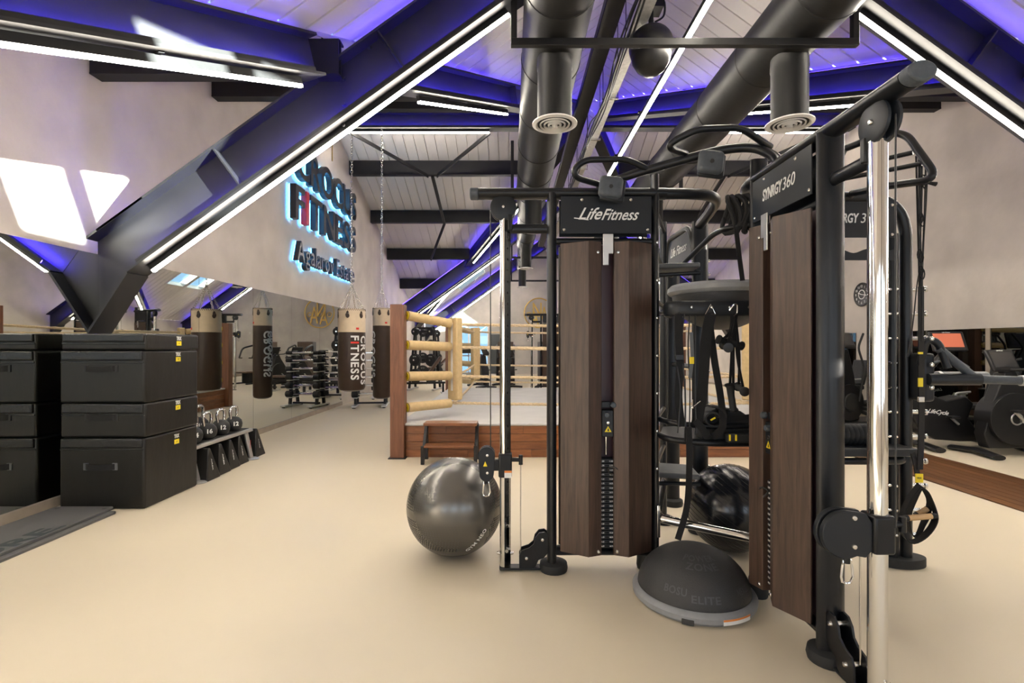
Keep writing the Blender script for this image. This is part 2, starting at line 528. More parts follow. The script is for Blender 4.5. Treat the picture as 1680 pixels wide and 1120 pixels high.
F = frame((0, YN, 0), (1, 0, 0), (0, 0, 1))
struct(MB().prism(end_poly, F, 0.0, 0.2, near_holes).build('wall_near', 'plaster', smooth=0), 'plaster end wall with four square windows')
for k, (x, z) in enumerate(FILL_WINDOWS):  # frames of the added windows that hold the fill lamps
    m = MB()
    for s in (-1, 1):
        m.span(x + s * 0.85 - 0.04, x + s * 0.85 + 0.04, YN - 0.06, YN - 0.02, z - 0.85, z + 0.85)
        m.span(x - 0.85, x + 0.85, YN - 0.06, YN - 0.02, z + s * 0.85 - 0.04, z + s * 0.85 + 0.04)
    m.span(x - 0.02, x + 0.02, YN - 0.055, YN - 0.025, z - 0.85, z + 0.85)
    struct(m.build('window_%d' % (k + 1), 'window_frame', smooth=0), 'dark framed square window in the plaster end wall')
BW = [(-2.55, 0.06), (-1.12, 0.06), (-1.12, 2.36), (-2.55, 2.36)]
BD = [(-1.0, 0.02), (-0.45, 0.02), (-0.45, 1.95), (-1.0, 1.95)]
F = frame((0, YB, 0), (1, 0, 0), (0, 0, 1))
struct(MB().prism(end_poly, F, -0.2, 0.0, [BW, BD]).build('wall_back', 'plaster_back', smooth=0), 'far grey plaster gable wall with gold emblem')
m = MB()
for x in (-2.55, -2.07, -1.6, -1.12): m.span(x - 0.03, x + 0.03, YB - 0.03, YB + 0.05, 0.06, 2.36)
for z in (0.06, 0.9, 2.36): m.span(-2.55, -1.12, YB - 0.03, YB + 0.05, z - 0.03, z + 0.03)
wf = struct(m.build('window_5', 'white_paint', smooth=0), 'bright glazed window door in the far wall')
for x0, x1 in ((-2.55, -2.07), (-2.07, -1.6), (-1.6, -1.12)):
    for z0, z1 in ((0.06, 0.9), (0.9, 2.36)):
        MB().span(x0 + 0.03, x1 - 0.03, YB + 0.005, YB + 0.015, z0 + 0.03, z1 - 0.03).build('pane', 'glass', wf, smooth=0)
dr = struct(MB().span(-1.0, -0.45, YB + 0.02, YB + 0.08, 0.02, 1.95).build('door_1', 'door_dark', bevel=0.01), 'dark grey door in the far wall')
MB().cyl((-0.52, YB - 0.05, 0.95), (-0.52, YB + 0.03, 0.95), 0.02).build('door_handle', 'chrome', dr)

# ---- roof deck: ribbed white sheets running down each slope, with openings for the roof lights
SKY = [(1, 0.50, 1.25, 2.45, 3.45), (1, 1.36, 2.11, 2.45, 3.45),
       (1, 19.9, 20.95, 2.8, 3.9), (1, 21.1, 22.15, 2.8, 3.9), (-1, 19.9, 20.95, 2.8, 3.9), (-1, 21.1, 22.15, 2.8, 3.9)]
PITCH = 0.25
def strips(lo, hi, cuts=()):
    st = sorted(set([lo, hi] + [c for c in cuts if lo < c < hi])); out = []
    for a, b in zip(st[:-1], st[1:]):
        n = max(1, round((b - a) / PITCH))
        for i in range(n): out.append((a + (b - a) * i / n, a + (b - a) * (i + 1) / n))
    return out
def rib(mb, a, b, fn):
    """one pitch of sheet between stations a and b: a pan and a raised joint; fn(station, end) -> point on the sheet"""
    w_ = b - a
    prof = [(a, 0), (b - 0.022, 0), (b - 0.018, 0.03), (b - 0.004, 0.03), (b, 0)]
    q = []
    for s_, h in prof:
        for e in (0, 1): q.append(fn(s_, e) + V((0, 0, h)))
    mb.add(q, [(2 * i, 2 * i + 1, 2 * i + 3, 2 * i + 2) for i in range(4)])
off_wall = XC - XL
for sx, nm in ((-1, 'left'), (1, 'right')):
    mb = MB()
    cuts = [y for s, a, b, _, _ in SKY if s == sx for y in (a, b)]
    for lo, hi in ((YN, YC), (YC, YB)):
        for a, b in strips(lo, hi, cuts + [gy0, gy1]):
            def d(y): return min(off_wall, KV * abs(YC - y))
            mid = (a + b) / 2
            hole = [h for h in SKY if h[0] == sx and h[1] < mid < h[2]]
            segs = [(0.0, None)]
            if hole: segs = [(0.0, hole[0][3]), (hole[0][4], None)]
            for s0, s1 in segs:
                def fn(y, e, s0=s0, s1=s1):
                    o_ = (d(y) if s1 is None else s1) if e else s0
                    return V((XC + sx * o_, y, ZR - SM * o_))
                rib(mb, a, b, fn)
    struct(mb.build('ceiling', 'deck', smooth=0), 'white ribbed sheet ceiling of the main roof, %s slope' % nm)
    for far in (-1, 1):
        mb = MB()
        for a, b in strips(0.0, off_wall):
            def fn(o_, e): return V((XC + sx * o_, YC + (far * o_ / KV if e else 0), ZR - (SC * o_ / KV if e else 0)))
            rib(mb, a, b, fn)
        struct(mb.build('ceiling', 'deck', smooth=0), 'white ribbed sheet ceiling of the cross gable, %s part %s' % (nm, 'towards the far wall' if far > 0 else 'towards the near wall'))
for sx, y0, y1, o0, o1 in SKY:
    p0 = V((XC + sx * o0, 0, ZR - SM * o0)); p1 = V((XC + sx * o1, 0, ZR - SM * o1))
    t = thing('roof_window', 'slanted roof window with white lining in the ribbed ceiling', 'roof window', (p0.x, y0, p1.z), 'roof windows')
    m = MB()
    for y in (y0, y1): m.bar(p0 + V((0, y, 0)), p1 + V((0, y, 0)), (0, 1, 0), -0.03, 0.03, -0.02, 0.18)
    for p in (p0, p1): m.bar(p + V((0, y0, 0)), p + V((0, y1, 0)), (p1 - p0), -0.03, 0.03, -0.02, 0.18)
    m.build('frame', 'white_paint', t, smooth=0)
    MB().bar(p0 + V((0, (y0 + y1) / 2, 0)), p1 + V((0, (y0 + y1) / 2, 0)), (0, 1, 0), -(y1 - y0) / 2, (y1 - y0) / 2, 0.12, 0.13).build('pane', 'glass', t, smooth=0)

# ---- wooden decking strip let into the floor, plank by plank
ws = struct(MB().span(4.36, 5.40, 3.0, YB, 0.0005, 0.004).build('trim_1', 'steel_black', smooth=0), 'strip of dark brown wooden decking let into the floor')
n_p = 9; pw = 1.04 / n_p
for i in range(n_p):
    y = 3.0 - random.uniform(0, 1.6)
    while y < YB:
        L = 2.2
        a = max(y, 3.0); b = min(y + L, YB)
        if b - a > 0.05:
            MB().span(4.36 + i * pw + 0.002, 4.36 + (i + 1) * pw - 0.002, a + 0.0015, b - 0.0015, 0.003, 0.012).build('plank', 'wood_floor', ws, smooth=0)
        y += L

# ---- baseboards
struct(MB().span(XL, XL + 0.03, YN, 12.0, 0, 0.085).build('baseboard_left', 'baseboard', bevel=0.004), 'low brown baseboard strip under the wall mirror')
struct(MB().span(XR - 0.03, XR, YN, YB, 0, 0.06).build('baseboard_right', 'baseboard', bevel=0.004), 'low brown baseboard under the dark mirrors')
# ---- mirrors
mr = thing('wall_mirror', 'wall-wide mirror of tall panes below the backlit sign', 'mirror', (XL, 5, 0.085))
ys = [11.97, 10.6, 9.24, 7.87, 6.5, 5.13, 3.76, 2.39, 1.02, -0.35]
for a, b in zip(ys[1:], ys[:-1]):
    MB().span(XL + 0.002, XL + 0.014, a + 0.0025, b - 0.0025, 0.087, 2.30).build('mirror_pane', 'mirror', mr, smooth=0)
md = thing('dark_mirror', 'dark tinted mirror band along the wall behind the exercise bikes', 'mirror', (XR, 8, 0.06))
for a, b in ((3.0, 4.6), (4.6, 6.2), (6.2, 7.8), (7.8, 10.2)):
    MB().span(XR - 0.016, XR - 0.004, a + 0.003, b - 0.003, 0.065, 1.68).build('mirror_pane', 'mirror_dark', md, smooth=0)
for y in (4.6, 6.2, 7.8): MB().span(XR - 0.03, XR - 0.002, y - 0.035, y + 0.035, 0.065, 1.68).build('mullion', 'baseboard', md)
md2 = thing('dark_mirror', 'dark tinted mirror beyond the narrow plaster pier, behind the elliptical trainer', 'mirror', (XR, 13, 0.06))
for a, b in ((10.8, 13.0), (13.0, 15.2)):
    MB().span(XR - 0.016, XR - 0.004, a + 0.003, b - 0.003, 0.065, 1.68).build('mirror_pane', 'mirror_dark', md2, smooth=0)

# ================================================================ steel roof frame
def ibeam(name, label, p0, p1, side, depth, wid, parent=None, blue=True, group=None, stiff=()):
    """I-section beam, p0/p1 on the centre of the underside of the lower flange"""
    o = parent
    top = parent is None
    if top: o = thing(name, label, 'steel beam', (V(p0) + V(p1)) / 2, group, 'structure')
    m = MB()
    m.bar(p0, p1, side, -wid / 2, wid / 2, 0, 0.022)
    m.bar(p0, p1, side, -0.008, 0.008, 0.02, depth - 0.02)
    m.bar(p0, p1, side, -wid / 2, wid / 2, depth - 0.022, depth)
    p0 = V(p0); p1 = V(p1); d = (p1 - p0)
    for t in stiff:
        q = p0 + d * t; m.bar(q, q + d.normalized() * 0.014, side, -wid / 2 + 0.01, wid / 2 - 0.01, 0.02, depth - 0.02)
    m.build('beam', 'steel_frame', o, smooth=0)
    if blue:
        # blue LED tape behind an added light-blocking lip on the edge of the lower flange, shining at the web
        for s in (-1, 1):
            e = wid / 2 - 0.012
            c_ = MB().bar(p0 + d * 0.02, p1 - d * 0.02, side, min(s * e, s * (e + 0.008)), max(s * e, s * (e + 0.008)), 0.0225, 0.054).build('tape_channel', 'steel_black', o, smooth=0)
            MB().bar(p0 + d * 0.02, p1 - d * 0.02, side, min(s * e, s * (e - 0.004)), max(s * e, s * (e - 0.004)), 0.024, 0.048).build('blue_led_tape', 'led_blue', c_, smooth=0)
            # second tape on top of the beam, washing the ceiling
            MB().bar(p0 + d * 0.02, p1 - d * 0.02, side, min(s * (e - 0.045), s * (e - 0.051)), max(s * (e - 0.045), s * (e - 0.051)), depth + 0.0005, depth + 0.020).build('wash_tape', 'led_wash', o, smooth=0)
    return o

def led(label, p0, p1, side, housing=True, w=0.034, drop=0.0, group='white LED line lights'):
    p0 = V(p0) - V((0, 0, drop)); p1 = V(p1) - V((0, 0, drop))
    o = thing('led_light', label, 'light', (p0 + p1) / 2, group)
    MB().bar(p0, p1, side, -w / 2 - 0.006, w / 2 + 0.006, -0.012, 0.045).build('housing', 'steel_black', o, smooth=0)
    MB().bar(p0, p1, side, -w / 2, w / 2, -0.034, -0.0125).build('diffuser', 'led_white', o, smooth=0)
    n = max(2, int((p1 - p0).length / 1.6))
    for i in range(n):
        t = (i + 0.5) / n; q = p0 + (p1 - p0) * t; dd = (p1 - p0).normalized()
        MB().bar(q - dd * 0.02, q + dd * 0.02, side, -0.06, 0.06, 0.045, 0.07).build('clip', 'steel_black', o, smooth=0)
    return o

def rb(x): return 4.73 + SM * x            # underside of the rafters (left half)
def mir(p, sx): p = V(p); return p if sx < 0 else V((2 * XC - p.x, p.y, p.z))
DEP = 0.50; WID = 0.28
for fi, fy in enumerate((4.93, 16.9, 23.7)):
    wh = ('nearest the plyo boxes', 'beyond the boxing ring', 'in front of the far wall')[fi]
    for sx in (-1, 1):
        sd = 'left' if sx < 0 else 'right'
        o = thing('steel_rafter', 'black steel rafter glowing blue, %s, %s' % (wh, 'rising from the mirror wall' if sx < 0 else 'falling to the bike-side wall'), 'steel beam', mir((-1, fy, 3), sx), None, 'structure')
        x_top = 1.66
        ibeam('', '', mir((-3.64, fy, rb(-3.64)), sx), mir((x_top, fy, rb(x_top)), sx), (0, 1, 0), DEP, WID, o, stiff=(0.205, 0.5, 0.75))
        # knee: tapered leg that runs into the wall
        web = [(-3.64, rb(-3.64)), (-4.15, 1.30), (-4.15, rb(-4.15) + 0.60), (-3.4, rb(-3.4) + 0.60)]
        web = [(mir((x, 0, 0), sx).x, z) for x, z in web]
        F = frame((0, fy, 0), (1, 0, 0), (0, 0, 1))
        m = MB().add([(x, fy + d_, z) for d_ in (-0.005, 0.005) for x, z in web], [(0, 1, 2, 3), (7, 6, 5, 4), (0, 1, 5, 4), (1, 2, 6, 5), (2, 3, 7, 6), (3, 0, 4, 7)])
        m.bar(mir((-3.64, fy, rb(-3.64)), sx), mir((-4.10, fy, 1.40), sx), (0, 1, 0), -WID / 2, WID / 2, -0.011, 0.011)
        m.bar(mir((-3.5, fy, rb(-3.5) + 0.617), sx), mir((-4.15, fy, rb(-4.15) + 0.617), sx), (0, 1, 0), -WID / 2, WID / 2, -0.022, 0.0)
        m.build('knee', 'steel_frame', o, smooth=0)
        if fi == 0:
            m = MB()
            for z_ in (3.55, 3.75, 4.0, 4.2):
                for yy in (-0.03,):
                    q = mir((-1.62, fy - 0.02, z_), sx); m.cyl(q, q + V((0, -0.03, 0)), 0.018, 8)
            m.build('bolt', 'steel_frame', o)
        xa = -3.5 if fi == 0 else -3.3
        led('white LED line under the rafter %s, %s' % (wh, 'mirror wall side' if sx < 0 else 'bike side'),
            mir((xa, fy, rb(xa)), sx), mir((-0.03, fy, rb(-0.03)), sx), (0, 1, 0), drop=0.05)
def valley(x, drop=0.42):
    o_ = XC - x
    return o_, ZR - SM * o_ - drop
for sx in (-1, 1):
    for far in (-1, 1):
        def vp(x, drop=0.42):
            o_, z = valley(x, drop)
            return mir((x, YC + far * o_ / KV, z), sx)
        dirv = (vp(0) - vp(-1)); side = V((dirv.y, -dirv.x, 0))
        where = ('mirror wall' if sx < 0 else 'bike-side wall', 'near' if far < 0 else 'far')
        o = thing('valley_beam', 'sloping black valley beam glowing blue, from the %s to the %s side of the ridge crossing' % where, 'steel beam', vp(-1.5), None, 'structure')
        for a, b in ((-4.0, -1.72 if far < 0 else -1.62), (-1.42, 1.45)):
            ibeam('', '', vp(a), vp(b), side, 0.335, 0.24, o, stiff=(0.5,))
        segs = ((-3.9, -1.80), (-1.05, -0.06)) if far < 0 else ((-3.3, -1.75), (-1.2, 0.6))
        for k, (a, b) in enumerate(segs):
            led('white LED line under the %s valley beam at the %s, %s length' % (where[1], where[0], 'lower' if k == 0 else 'upper'), vp(a), vp(b), side, drop=0.06)
# purlins under the cross gable, running along the slope's level lines
for sx in (-1, 1):
    for k, y in enumerate((4.85, 6.8, 8.7, 12.6, 14.5, 16.4, 18.3)):
        o_end = KV * abs(y - YC)
        z = deck_cross(y)
        xa = mir((XL + (0.02 if y > YC else 0.04), 0, 0), sx).x; xb = mir((XC - o_end - 0.1, 0, 0), sx).x
        m = MB().span(min(xa, xb), max(xa, xb), y - 0.075, y + 0.075, z - 0.36, z - 0.345)
        m.span(min(xa, xb), max(xa, xb), y - 0.01, y + 0.01, z - 0.35, z - 0.02)
        m.span(min(xa, xb), max(xa, xb), y - 0.075, y + 0.075, z - 0.03, z - 0.012)
        if k < 3 or True:
            m.span(min(xa, xb), max(xa, xb), y - 0.072, y - 0.06, z - 0.35, z - 0.02)
        ordn = ('first', 'second', 'third', 'fourth', 'fifth', 'sixth', 'seventh')[k]
        tag(m.build('purlin', 'purlin', smooth=0), 'black horizontal purlin under the ribbed ceiling, %s from the near end, %s' % (ordn, 'meeting the sign wall' if sx < 0 else 'meeting the bike-side wall'), 'purlin', 'purlins', 'structure')
    # ridge beam of the cross gable
    a = mir((XL + 0.02, YC, 6.06), sx); b = mir((1.5, YC, 6.06), sx)
    ibeam('ridge_beam', 'black ridge beam glowing blue %s the crossing' % ('between the sign wall and' if sx < 0 else 'between the bike-side wall and'), a, b, (0, 1, 0), 0.34, 0.22)
    led('white LED line under the cross ridge beam, %s' % ('towards the sign' if sx < 0 else 'towards the bikes'), mir((-3.7, YC, 6.06), sx), mir((-0.46, YC, 6.06), sx), (0, 1, 0), drop=0.04)
    for (xa, ya, xb, yb) in ((-3.45, YC, -2.05, 12.6), (-0.45, YC, -1.85, 12.6), (-1.95, 12.6, -1.9, 14.5), (-1.9, 14.5, -2.6, 16.4)):
        za = deck_cross(ya) - 0.38; zb = deck_cross(yb) - 0.38
        if ya == YC: za = 6.0
        tag(MB().bar(mir((xa, ya, za), sx), mir((xb, yb, zb), sx), (1, 0, 0) if abs(xb - xa) < 0.3 else (0, 1, 0), -0.035, 0.035, -0.035, 0.035).build('roof_brace', 'purlin', smooth=0),
            'black diagonal brace bar between purlins of the cross gable', 'brace', 'roof braces', 'structure')
# long light and cable trays along the ridge
led('long white LED line hanging along the ridge above the multi-gym', (1.915, 3.2, 4.76), (1.915, 9.9, 4.76), (1, 0, 0), w=0.045)
t = thing('cable_tray', 'galvanized cable tray carrying dark cables along the ridge', 'cable tray', (1.45, 10, 5.1))
m = MB().span(1.40, 1.56, 3.4, 20, 5.10, 5.106).span(1.40, 1.404, 3.4, 20, 5.10, 5.16).span(1.556, 1.56, 3.4, 20, 5.10, 5.16)
m.build('tray', 'galvanized', t, smooth=0)
for y in range(8):
    MB().span(1.36, 1.60, 4.5 + y * 1.5, 4.54 + y * 1.5, 5.07, 5.10).build('cross_bar', 'steel_bolt', t, smooth=0)
    for x in (1.37, 1.59): MB().cyl((x, 4.52 + y * 1.5, 5.07), (x, 4.52 + y * 1.5, 6.35), 0.005, 6).build('hanger_rod', 'steel_black', t)
tag(MB().span(1.08, 1.30, 3.4, 20, 5.3, 5.42).build('cable_channel', 'steel_black', bevel=0.01), 'black closed cable channel along the ridge beside the tray', 'cable channel')
t = thing('cable_bundle', 'loose black cables clipped beside the cable tray', 'cables', (1.3, 6.5, 4.6))
for k in range(4):
    pts = [(1.32 + 0.03 * k, 4.2 + 0.7 * i, 5.05 - 0.05 * math.sin(i * 1.9 + k) - (0.12 if i in (4, 5) else 0)) for i in range(12)]
    MB().tube(smooth_path(pts, 4), 0.012, 6).build('cable', 'cable', t)

# ---- ducts
DX = ((0.46, 'over the left cable tower'), (2.92, 'over the right cable tower'))
DZ = 4.72
for k, (dx, wh) in enumerate(DX):
    t = thing('ventilation_duct', 'large black round ventilation duct running along the roof %s' % wh, 'duct', (dx, 10, DZ - 0.335))
    for i, (y0, y1, R) in enumerate(((3.4, 11.4, 0.335), (11.4, 16.4, 0.28), (16.4, 21.4, 0.22))):
        prof = [(0.02, y0), (R, y0 + (0.0 if i == 0 else -0.12))]
        y = y0
        while y < y1 - 0.6:
            y += 1.22
            if y < y1 - 0.1: prof += [(R, y - 0.02), (R + 0.008, y - 0.012), (R + 0.008, y + 0.012), (R, y + 0.02)]
        prof += [(R, y1), (0.02, y1 + 0.01)]
        MB().lathe(prof, (dx, 0, DZ), (0, 1, 0), 40).build('duct_section', 'duct', t)
    for i, (yy, R, pr) in enumerate(((5.3, 0.335, 0.18), (10.3, 0.335, 0.17), (15.3, 0.28, 0.16), (20.2, 0.22, 0.15))):
        zt = DZ - R + 0.04; zb = 3.73
        p = MB().lathe([(pr, zt - DZ + 0.0), (pr + 0.006, zt - DZ - 0.12), (pr, zt - DZ - 0.13), (pr, zb - DZ)], (dx, yy, DZ), (0, 0, 1), 28).build('drop_pipe', 'duct', t)
        R2 = pr + 0.055
        prof = [(pr - 0.01, 0.03), (R2, 0.012), (R2, 0.0), (R2 - 0.035, -0.012)]
        for j in range(4):
            r0 = (R2 - 0.05) * (1 - j * 0.23)
            prof += [(r0, -0.002 - 0.004 * j), (r0 - 0.008, 0.025), (r0 - 0.022, 0.025), (r0 - 0.03, -0.014 - 0.006 * j)]
        prof += [(0.03, -0.04), (0.002, -0.04)]
        MB().lathe(prof, (dx, yy, zb), (0, 0, 1), 36).build('diffuser', 'white_paint', p, label='round white diffuser of concentric rings')
for y, wh in ((4.9, 'above the multi-gym'), (9.9, 'above the boxing ring'), (16.9, 'beyond the boxing ring'), (23.0, 'in front of the far wall')):
    t = thing('duct_hanger', 'black steel trapeze frame carrying the two ducts %s' % wh, 'hanger', (1.68, y, 4.35))
    MB().span(0.0, 3.36, y - 0.03, y + 0.03, 4.31, 4.38).build('cross_bar', 'steel_black', t, bevel=0.004)
    for x in (0.03, 3.33): MB().span(x - 0.03, x + 0.03, y - 0.03, y + 0.03, 4.38, deck_main(x) - 0.05).build('hanger_post', 'steel_black', t, bevel=0.004)
# ---- pendant ball speaker
sp = thing('pendant_speaker', 'black ball-shaped loudspeaker hanging from the ridge', 'speaker', (1.607, 5.8, 4.6))
c = V((1.607, 5.8, 4.84))
MB().sphere(c, 0.25, 28, 18, (1, 1, 0.93)).build('upper_shell', 'plastic_black', sp)
MB().lathe([(0.22, 0.0), (0.212, -0.07), (0.16, -0.16), (0.09, -0.215), (0.001, -0.235)], c - V((0, 0, 0.1)), (0, 0, 1), 28).build('lower_shell', 'steel_black', sp)
MB().torus(c - V((0, 0, 0.09)), (0, 0, 1), 0.215, 0.016, 28, 8).build('rim', 'plastic_black', sp)
for a in (-2.1, -1.3): MB().lathe([(0.001, 0.012), (0.02, 0.012), (0.025, 0)], c + V((0.16 * math.cos(a), 0.16 * math.sin(a), -0.2)), (math.cos(a), math.sin(a), -0.8), 12).build('port', 'black_print', sp)
m = MB().cyl(c + V((0, 0, 0.2)), c + V((0, 0, 0.42)), 0.03, 12).span(c.x - 0.035, c.x + 0.12, c.y - 0.1, c.y + 0.1, c.z + 0.40, c.z + 0.60)
m.tube(smooth_path([c + V((0.03, -0.05, 0.25)), c + V((0.12, -0.08, 0.3)), c + V((0.13, -0.08, 0.45)), c + V((0.08, -0.05, 0.55))], 5), 0.012, 6)
m.cyl(c + V((0, 0, 0.6)), (c.x, c.y, 6.45), 0.012, 8)
m.build('mount', 'steel_black', sp)

# ================================================================ lettering on the left wall
def wall_line(sign, body, y0, y1, zc, h, depth, mats, off=0.055, bold=0.02, capw=None):
    # lay the characters out with their own widths
    geos = []; x = 0
    for ch in body:
        if ch == ' ': x += 0.28; continue
        vs_, fs_ = text_geo(ch, 1.0, 0, bold, 0.05, 1.0, 5)
        lo = min(p.x for p in vs_); hi = max(p.x for p in vs_)
        geos.append((ch, vs_, fs_, x - lo)); x += (hi - lo) + 0.075
    tot = x - 0.075; sx = (y1 - y0) / tot
    cap = 0.73; sy = h / cap
    for i, (ch, vs_, fs_, ox) in enumerate(geos):
        F = frame((XL + off, y0, zc), (0, 1, 0), (0, 0, 1))
        q = [F @ V(((p.x + ox) * sx, p.y * sy, (p.z / 0.05 + 1) * depth / 2)) for p in vs_]
        o = MB().add(q, fs_).build('letter', mats(i, ch), sign, smooth=0)
        F2 = frame((XL + off - 0.014, y0, zc), (0, 1, 0), (0, 0, 1))
        q = [F2 @ V(((p.x + ox) * sx, p.y * sy, (p.z / 0.05) * 0.004)) for p in vs_]
        MB().add(q, fs_).build('halo_light', 'led_halo', o, smooth=0)
sg = thing('wall_sign', 'backlit black block letters CROCUS FITNESS with one red letter on the plaster wall', 'sign', (XL, 10.9, 3.7))
wall_line(sg, 'CROCUS', 9.15, 12.65, 4.52, 0.66, 0.11, lambda i, c_: 'letter_black', bold=0.018)
wall_line(sg, 'F1TNESS', 9.08, 12.62, 3.72, 0.63, 0.11, lambda i, c_: 'letter_red' if i == 1 else 'letter_black', bold=0.018)
sg = thing('wall_sign', 'backlit dark lettering Agalarov Estate below the block letters', 'sign', (XL, 10.9, 2.9))
wall_line(sg, 'Agalarov Estate', 9.2, 12.55, 2.97, 0.40, 0.09, lambda i, c_: 'letter_black', bold=0.004)
tag(MB().span(XL + 0.01, XL + 0.02, 11.34, 11.37, 5.55, 6.05).build('gold_rod', 'gold'), 'thin gold rod on the plaster above the block letters', 'rod')

# ---- gold emblem on the far wall
def emblem(loc, R):
    e = thing('gold_emblem', 'gold ring emblem with entwined letters on the far wall', 'emblem', loc)
    F = frame(loc, (1, 0, 0), (0, 0, 1))
    MB().torus(loc, (0, 1, 0), R, 0.028, 40, 8).build('ring', 'gold', e)
    text_into(MB(), 'N', frame(V(loc) + V((-R * 0.12, -0.02, R * 0.22)), (1, 0, 0), (0, 0, 1)), h=R * 0.95, w=R * 0.6, extrude=0.02).build('letter', 'gold', e, smooth=0)
    text_into(MB(), 'A', frame(V(loc) + V((R * 0.36, -0.02, -R * 0.15)), (1, 0, 0), (0, 0, 1)), h=R * 1.15, w=R * 0.55, extrude=0.02).build('letter', 'gold', e, smooth=0)
    text_into(MB(), 'A', frame(V(loc) + V((-R * 0.30, -0.02, -R * 0.35)), (1, 0, 0), (0, 0, 1)), h=R * 0.9, w=R * 0.6, extrude=0.02).build('letter', 'gold', e, smooth=0)
    for dx, dz in ((-0.68, -0.1), (0.66, -0.12), (-0.02, -0.1)):
        MB().torus(V(loc) + V((dx * R, -0.02, dz * R)), (0, 1, 0), R * 0.14, 0.02, 18, 6).build('scroll', 'gold', e)
emblem((1.38, YB - 0.06, 3.0), 0.72)
# ================================================================ multi-gym: a cross of four arms with cable towers
gym = thing('multi_gym', 'black four-armed multi-gym with two brown cable towers, shelves and pull-up bars', 'multi-gym', (1.43, 3.25, 0))

def tower(root, M, full=True, front='Life Fitness', back='SYNRGY360', carriage_z=0.66, cable=True, turned=False):
    """cable tower in its own frame: u (x) from the outer post to the inner post, v (y) across, z up"""
    def mb(): return MB(M)
    def B(m, name, mt, par=root, **k): return m.build(name, mt, par, **k)
    def TF(u, v, z, x, y): return frame((u, v, z), x, y)
    # posts, oval in section
    B(mb().tube([(0, 0, 0.05), (0, 0, 2.37)], 0.03, 20, flat=(0.031, 0.062, (1, 0, 0))), 'outer_post', 'gym_black')
    B(mb().tube([(0.652, 0, 0.13), (0.652, 0, 2.49)], 0.03, 20, flat=(0.024, 0.05, (1, 0, 0))), 'inner_post', 'gym_black')
    B(mb().tube([(-0.46, 0, 2.376), (0.72, 0, 2.376)], 0.034, 20, flat=(0.036, 0.05, (0, 0, 1))), 'top_beam', 'gym_black')
    B(mb().tube([(-0.515, 0, 2.376), (-0.46, 0, 2.376)], 0.0355, 20, flat=(0.0375, 0.0515, (0, 0, 1))), 'beam_end_cap', 'grip_grey', bevel=0.008)
    B(mb().tube([(0.0, 0, 2.075), (0.652, 0, 2.075)], 0.021, 14), 'cross_tube', 'gym_black')
    B(mb().tube([(-0.02, 0, 0.125), (0.67, 0, 0.125)], 0.03, 14, flat=(0.028, 0.045, (0, 0, 1))), 'bottom_rail', 'gym_black')
    B(mb().lathe([(0.085, 0), (0.09, 0.02), (0.085, 0.05), (0.06, 0.062), (0.02, 0.065)], (0.012, 0, 0), (0, 0, 1), 24), 'foot', 'rubber')
    if full:
        B(mb().lathe([(0.05, 0), (0.055, 0.02), (0.05, 0.10), (0.03, 0.13)], (0.60, 0.03, 0), (0, 0, 1), 18), 'foot', 'rubber')
    # header plates on both faces
    for sv, words in ((-1, front), (1, back)):
        v = sv * 0.05
        ph = B(mb().box((0.335, v, 2.23), (0.565, 0.006, 0.232)), 'header_panel', 'gym_panel', bevel=0.002)
        xd = (1, 0, 0) if sv < 0 else (-1, 0, 0)
        F = TF(0.335, v + sv * 0.0042, 2.235, xd, (0, 0, 1))
        if not words: pass
        elif words == 'Life Fitness':
            t = mb()
            text_into(t, 'Life', TF(0.335 - 0.098, v + sv * 0.0042, 2.238, xd, (0, 0, 1)), w=0.15, h=0.075, shear=0.55, bold=0.012, extrude=0.0008)
            text_into(t, 'Fitness', TF(0.335 + 0.088, v + sv * 0.0042, 2.232, xd, (0, 0, 1)), w=0.235, h=0.07, shear=0.55, bold=0.012, extrude=0.0008)
            t.box((0.18, v + sv * 0.0042, 2.205), (0.09, 0.0012, 0.006), Matrix.Rotation(0.12, 3, 'Y'))
            B(t, 'lettering', 'white_print', ph, smooth=0)
        else:
            t = mb()
            k = 1 if sv < 0 else -1
            text_into(t, 'SYNRGY', TF(0.335 - k * 0.065, v + sv * 0.0042, 2.235, xd, (0, 0, 1)), w=0.20, h=0.062, shear=0.2, bold=0.028, extrude=0.0008)
            text_into(t, '360', TF(0.335 + k * 0.094, v + sv * 0.0042, 2.235, xd, (0, 0, 1)), w=0.115, h=0.062, shear=0.2, bold=0.0, extrude=0.0008)
            B(t, 'lettering', 'white_print', ph, smooth=0)
        for du, z in ((-0.15, 2.325), (0.155, 2.325), (-0.26, 2.138), (0.26, 2.138)):
            B(mb().lathe([(0.001, -0.004), (0.006, -0.004), (0.010, 0.0), (0.0105, 0.004)], (0.335 + du, v + sv * 0.003, z), (0, -sv, 0), 12), 'screw', 'steel_bolt', ph)
    # wooden shrouds, a folded pair on each face
    for sv in (-1, 1):
        for sgn in (-1, 1):
            c = 0.333
            pts = [(c + sgn * 0.285, sv * 0.058), (c + sgn * 0.122, sv * 0.150), (c + sgn * 0.038, sv * 0.118), (c + sgn * 0.038, sv * 0.075), (c + sgn * 0.275, sv * 0.045)]
            q = []
            for z in (0.14, 2.05): q += [(u, v_, z) for u, v_ in pts]
            n = 5
            B(mb().add(q, [tuple(range(n)), tuple(range(2 * n - 1, n - 1, -1))] + [(i, (i + 1) % n, n + (i + 1) % n, n + i) for i in range(n)]), 'wood_panel', 'wood_panel', bevel=0.003, smooth=0)
            for z in ((1.985, 0.165) if full else (1.985,)):
                u = c + sgn * (0.058 if z < 1 else 0.062)
                B(mb().lathe([(0.001, -0.006), (0.007, -0.005), (0.011, 0.0), (0.011, 0.004)], (u, sv * 0.127, z), (0, -sv, 0), 12), 'screw', 'steel_bolt')
